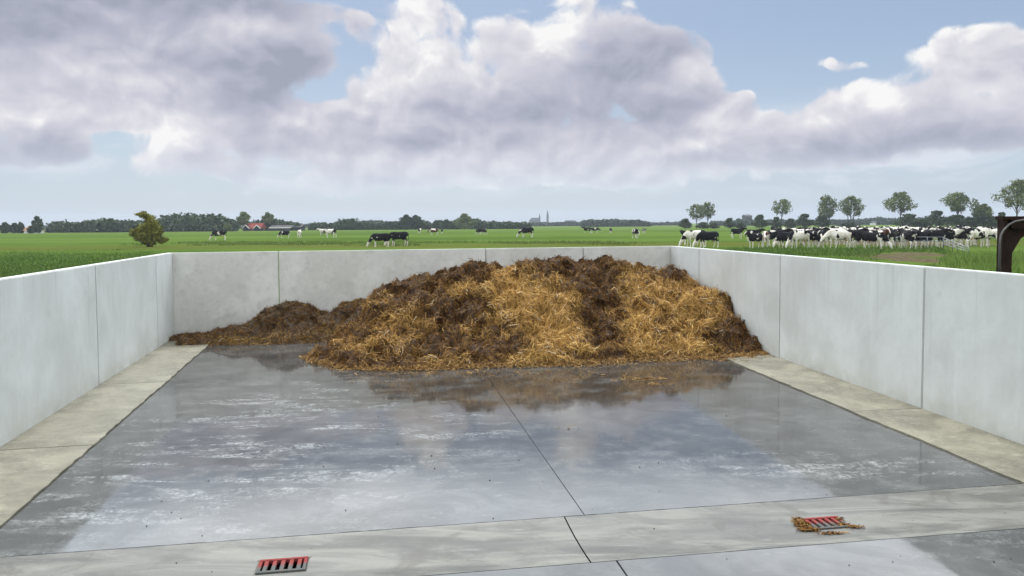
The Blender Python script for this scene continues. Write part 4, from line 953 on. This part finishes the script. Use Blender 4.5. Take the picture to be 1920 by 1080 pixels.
fb('top_beam', M_RUST, [(x0-.0, x0+2.4, -.02, .15, zt-.025, zt+.025), (x0+.13, x0+2.4, .0, .03, zt-.15, zt-.03), (x0+.10, x0+2.4, .105, .118, zt-.24, zt-.03)], bevel=.006)
fb('rear_post', M_RUST, [(x0+2.25, x0+2.4, 0, .14, FZ, zt-.03)], bevel=.006)
mb = MB(); zb = fz(455)
bp = [(x1-x0-.02, fz(480)-FZ), (fx(1920)-x0, fz(448)-FZ), (fx(1960)-x0, fz(420)-FZ), (fx(1960)-x0, fz(410)-FZ), (x1-x0-.02, fz(410)-FZ)]
mb.add([(a, .072, c) for a, c in bp]+[(a, .10, c) for a, c in bp], [(0, 1, 2, 3, 4), (9, 8, 7, 6, 5)]+[(k_, k_+5, (k_+1) % 5+5, (k_+1) % 5) for k_ in range(5)]); mb.build('brace', M_RUST, root)
arc = [(fx(1871), 505), (fx(1871), 452), (fx(1873), 440), (fx(1878), 431), (fx(1887), 421), (fx(1899), 415), (fx(1920), 411.5), (fx(1965), 410)]
mb = MB(); mb.tube([(a-x0, -.045, fz(b_)-FZ) for a, b_ in arc], .014, 8); mb.build('corner_pipe', M_PIPE, root, smooth=True)

# ------------------------------------------------------------------ grass blades
M_BLADE = m_attr('grass_blades', .7, .15)
def blades(name, P, h, w_, cols, lean=.35):
    N = len(P); P = np.asarray(P, float); a = RS.rand(N)*6.283; sd_ = np.c_[np.cos(a), np.sin(a), np.zeros(N)]*(w_[:, None]/2)
    ln_ = np.c_[RS.randn(N)*lean, RS.randn(N)*lean, np.ones(N)]; tip = P+ln_*h[:, None]; mid = P+ln_*np.array([.35, .35, .55])*h[:, None]
    V = np.stack([P-sd_, P+sd_, mid-sd_*.8, mid+sd_*.8, tip], 1).reshape(-1, 3); k_ = (np.arange(N)*5)[:, None]
    Fc = (k_+[0, 1, 3, 2]).tolist()+(k_+[2, 3, 4]).tolist()
    o = mesh_obj(name, V, Fc, M_BLADE, attr={'tint': np.repeat(cols, 5, 0)}); tag(o, kind='stuff'); return o
def outside_pit(P): return (P[:, 0] > xright(P[:, 1])+.4) | (P[:, 1] > yback(P[:, 0])+.5) | (P[:, 0] < xleft(P[:, 1])-.4)
def region(px0, px1, py0, py1, N):
    px = px0+(px1-px0)*RS.rand(N); py = py0+(py1-py0)*RS.rand(N)
    P = np.array([G(a, b_, FZ) for a, b_ in zip(px, py)])
    ex = np.minimum(px-px0, px1-px)/(px1-px0); ey = (py-py0)/(py1-py0)
    k_ = outside_pit(P) & (np.minimum(ex*7, 1)*np.minimum(ey*2.2+.05, 1) > .25*RS.rand(N)+.6*fbm(P[:, 0], P[:, 1], .25, 3, 33)); return P[k_], px[:0]
gr_c = lambda N, a, b_: np.array(a)*(1-RS.rand(N, 1))*1.+np.array(b_)*RS.rand(N, 1)
def gcol(N, a, b_): r_ = RS.rand(N, 1); return np.array(a)*(1-r_)+np.array(b_)*r_
P, _ = region(1745, 1990, 470, 545, 15000); wv_ = fbm(P[:, 0], P[:, 1], .45, 3, 4); P = P[wv_ > .40]; N = len(P)
blades('tall_grass', P, .30+.65*RS.rand(N)*fbm(P[:, 0], P[:, 1], .5, 2, 6)*1.3, .018+.02*RS.rand(N), gcol(N, (.075, .15, .020), (.21, .29, .065))*(.55+.9*fbm(P[:, 0], P[:, 1], .35, 3, 71))[:, None], .25)
P, _ = region(1330, 1800, 461, 480, 14000); mp_ = proj(P); P = P[((mp_[0]-1705)/72)**2+((mp_[1]-482)/9)**2 > .35+1.3*fbm(P[:, 0], P[:, 1], .5, 4, 61)]; N = len(P)
blades('tall_grass', P, .06+.30*RS.rand(N)**2.*(.4+fbm(P[:, 0], P[:, 1], .4, 3, 44)), .025+.02*RS.rand(N), gcol(N, (.045, .10, .014), (.12, .19, .035)), .3)
P, _ = region(1250, 1900, 470, 510, 16000); k_ = fbm(P[:, 0], P[:, 1], .3, 3, 9) > .42; mp_ = proj(P); k_ &= ((mp_[0]-1705)/72)**2+((mp_[1]-482)/8)**2 > .35+1.3*fbm(P[:, 0], P[:, 1], .5, 4, 61); P = P[k_]; N = len(P)
blades('meadow_tufts', P, .06+.14*RS.rand(N), .02+.015*RS.rand(N), gcol(N, (.06, .13, .016), (.15, .23, .04)), .4)
P, _ = region(-40, 330, 462, 535, 42000); N = len(P)
blades('meadow_tufts', P, .05+.13*RS.rand(N), .02+.015*RS.rand(N), gcol(N, (.052, .105, .014), (.115, .185, .034)), .5)
P, _ = region(180, 1260, 452, 461, 16000); k_ = fbm(P[:, 0], P[:, 1], .12, 3, 19) > .45; P = P[k_]; N = len(P)
blades('ditch_grass', P, .08+.22*RS.rand(N), .05+.03*RS.rand(N), gcol(N, (.07, .12, .014), (.17, .21, .045)), .4)

# crumbs of dirt left on the slabs
mb = MB(); rq = random.Random(3)
for i in range(75):
    px, py = rq.uniform(20, 1900), rq.uniform(700, 1078)**1.0; v = G(px, py)
    if not xleft(v[1])+.1 < v[0] < xright(v[1])-.1: continue
    on = (v[:2]-U0)@side < 0 and (v[:2]-D0)@np.array([-dd[1], dd[0]]) > 0; z_ = -.021 if on else -.002; r_ = rq.uniform(.002, .006)*(1 if py > 900 else 1.3)
    mb.prism([(v[0]+math.cos(t)*r_*rq.uniform(.6, 1.3), v[1]+math.sin(t)*r_*rq.uniform(.6, 1.3)) for t in (0, 1.1, 2.3, 3.4, 4.6, 5.5)], z_, z_+r_*.9+.004)
o = mb.build('dirt_crumbs', flat('crumb_dirt', (.045, .034, .02), .9)); tag(o, kind='stuff')

# ------------------------------------------------------------------ air
def m_haze(n, b):
    n.N.remove(b); o_ = [x for x in n.N if x.type == 'OUTPUT_MATERIAL'][0]; v_ = n.N.new('ShaderNodeVolumePrincipled')
    v_.inputs['Color'].default_value = (.80, .88, 1, 1); v_.inputs['Density'].default_value = .00022; n.L.new(v_.outputs[0], o_.inputs['Volume'])
hm = bpy.data.materials.new('haze'); hm.use_nodes = True; m_haze(NT(hm.node_tree), hm.node_tree.nodes['Principled BSDF'])
mb = MB(); mb.box((0, 900, 15), (3600, 2400, 34)); o = mb.build('haze', hm); tag(o, kind='stuff')
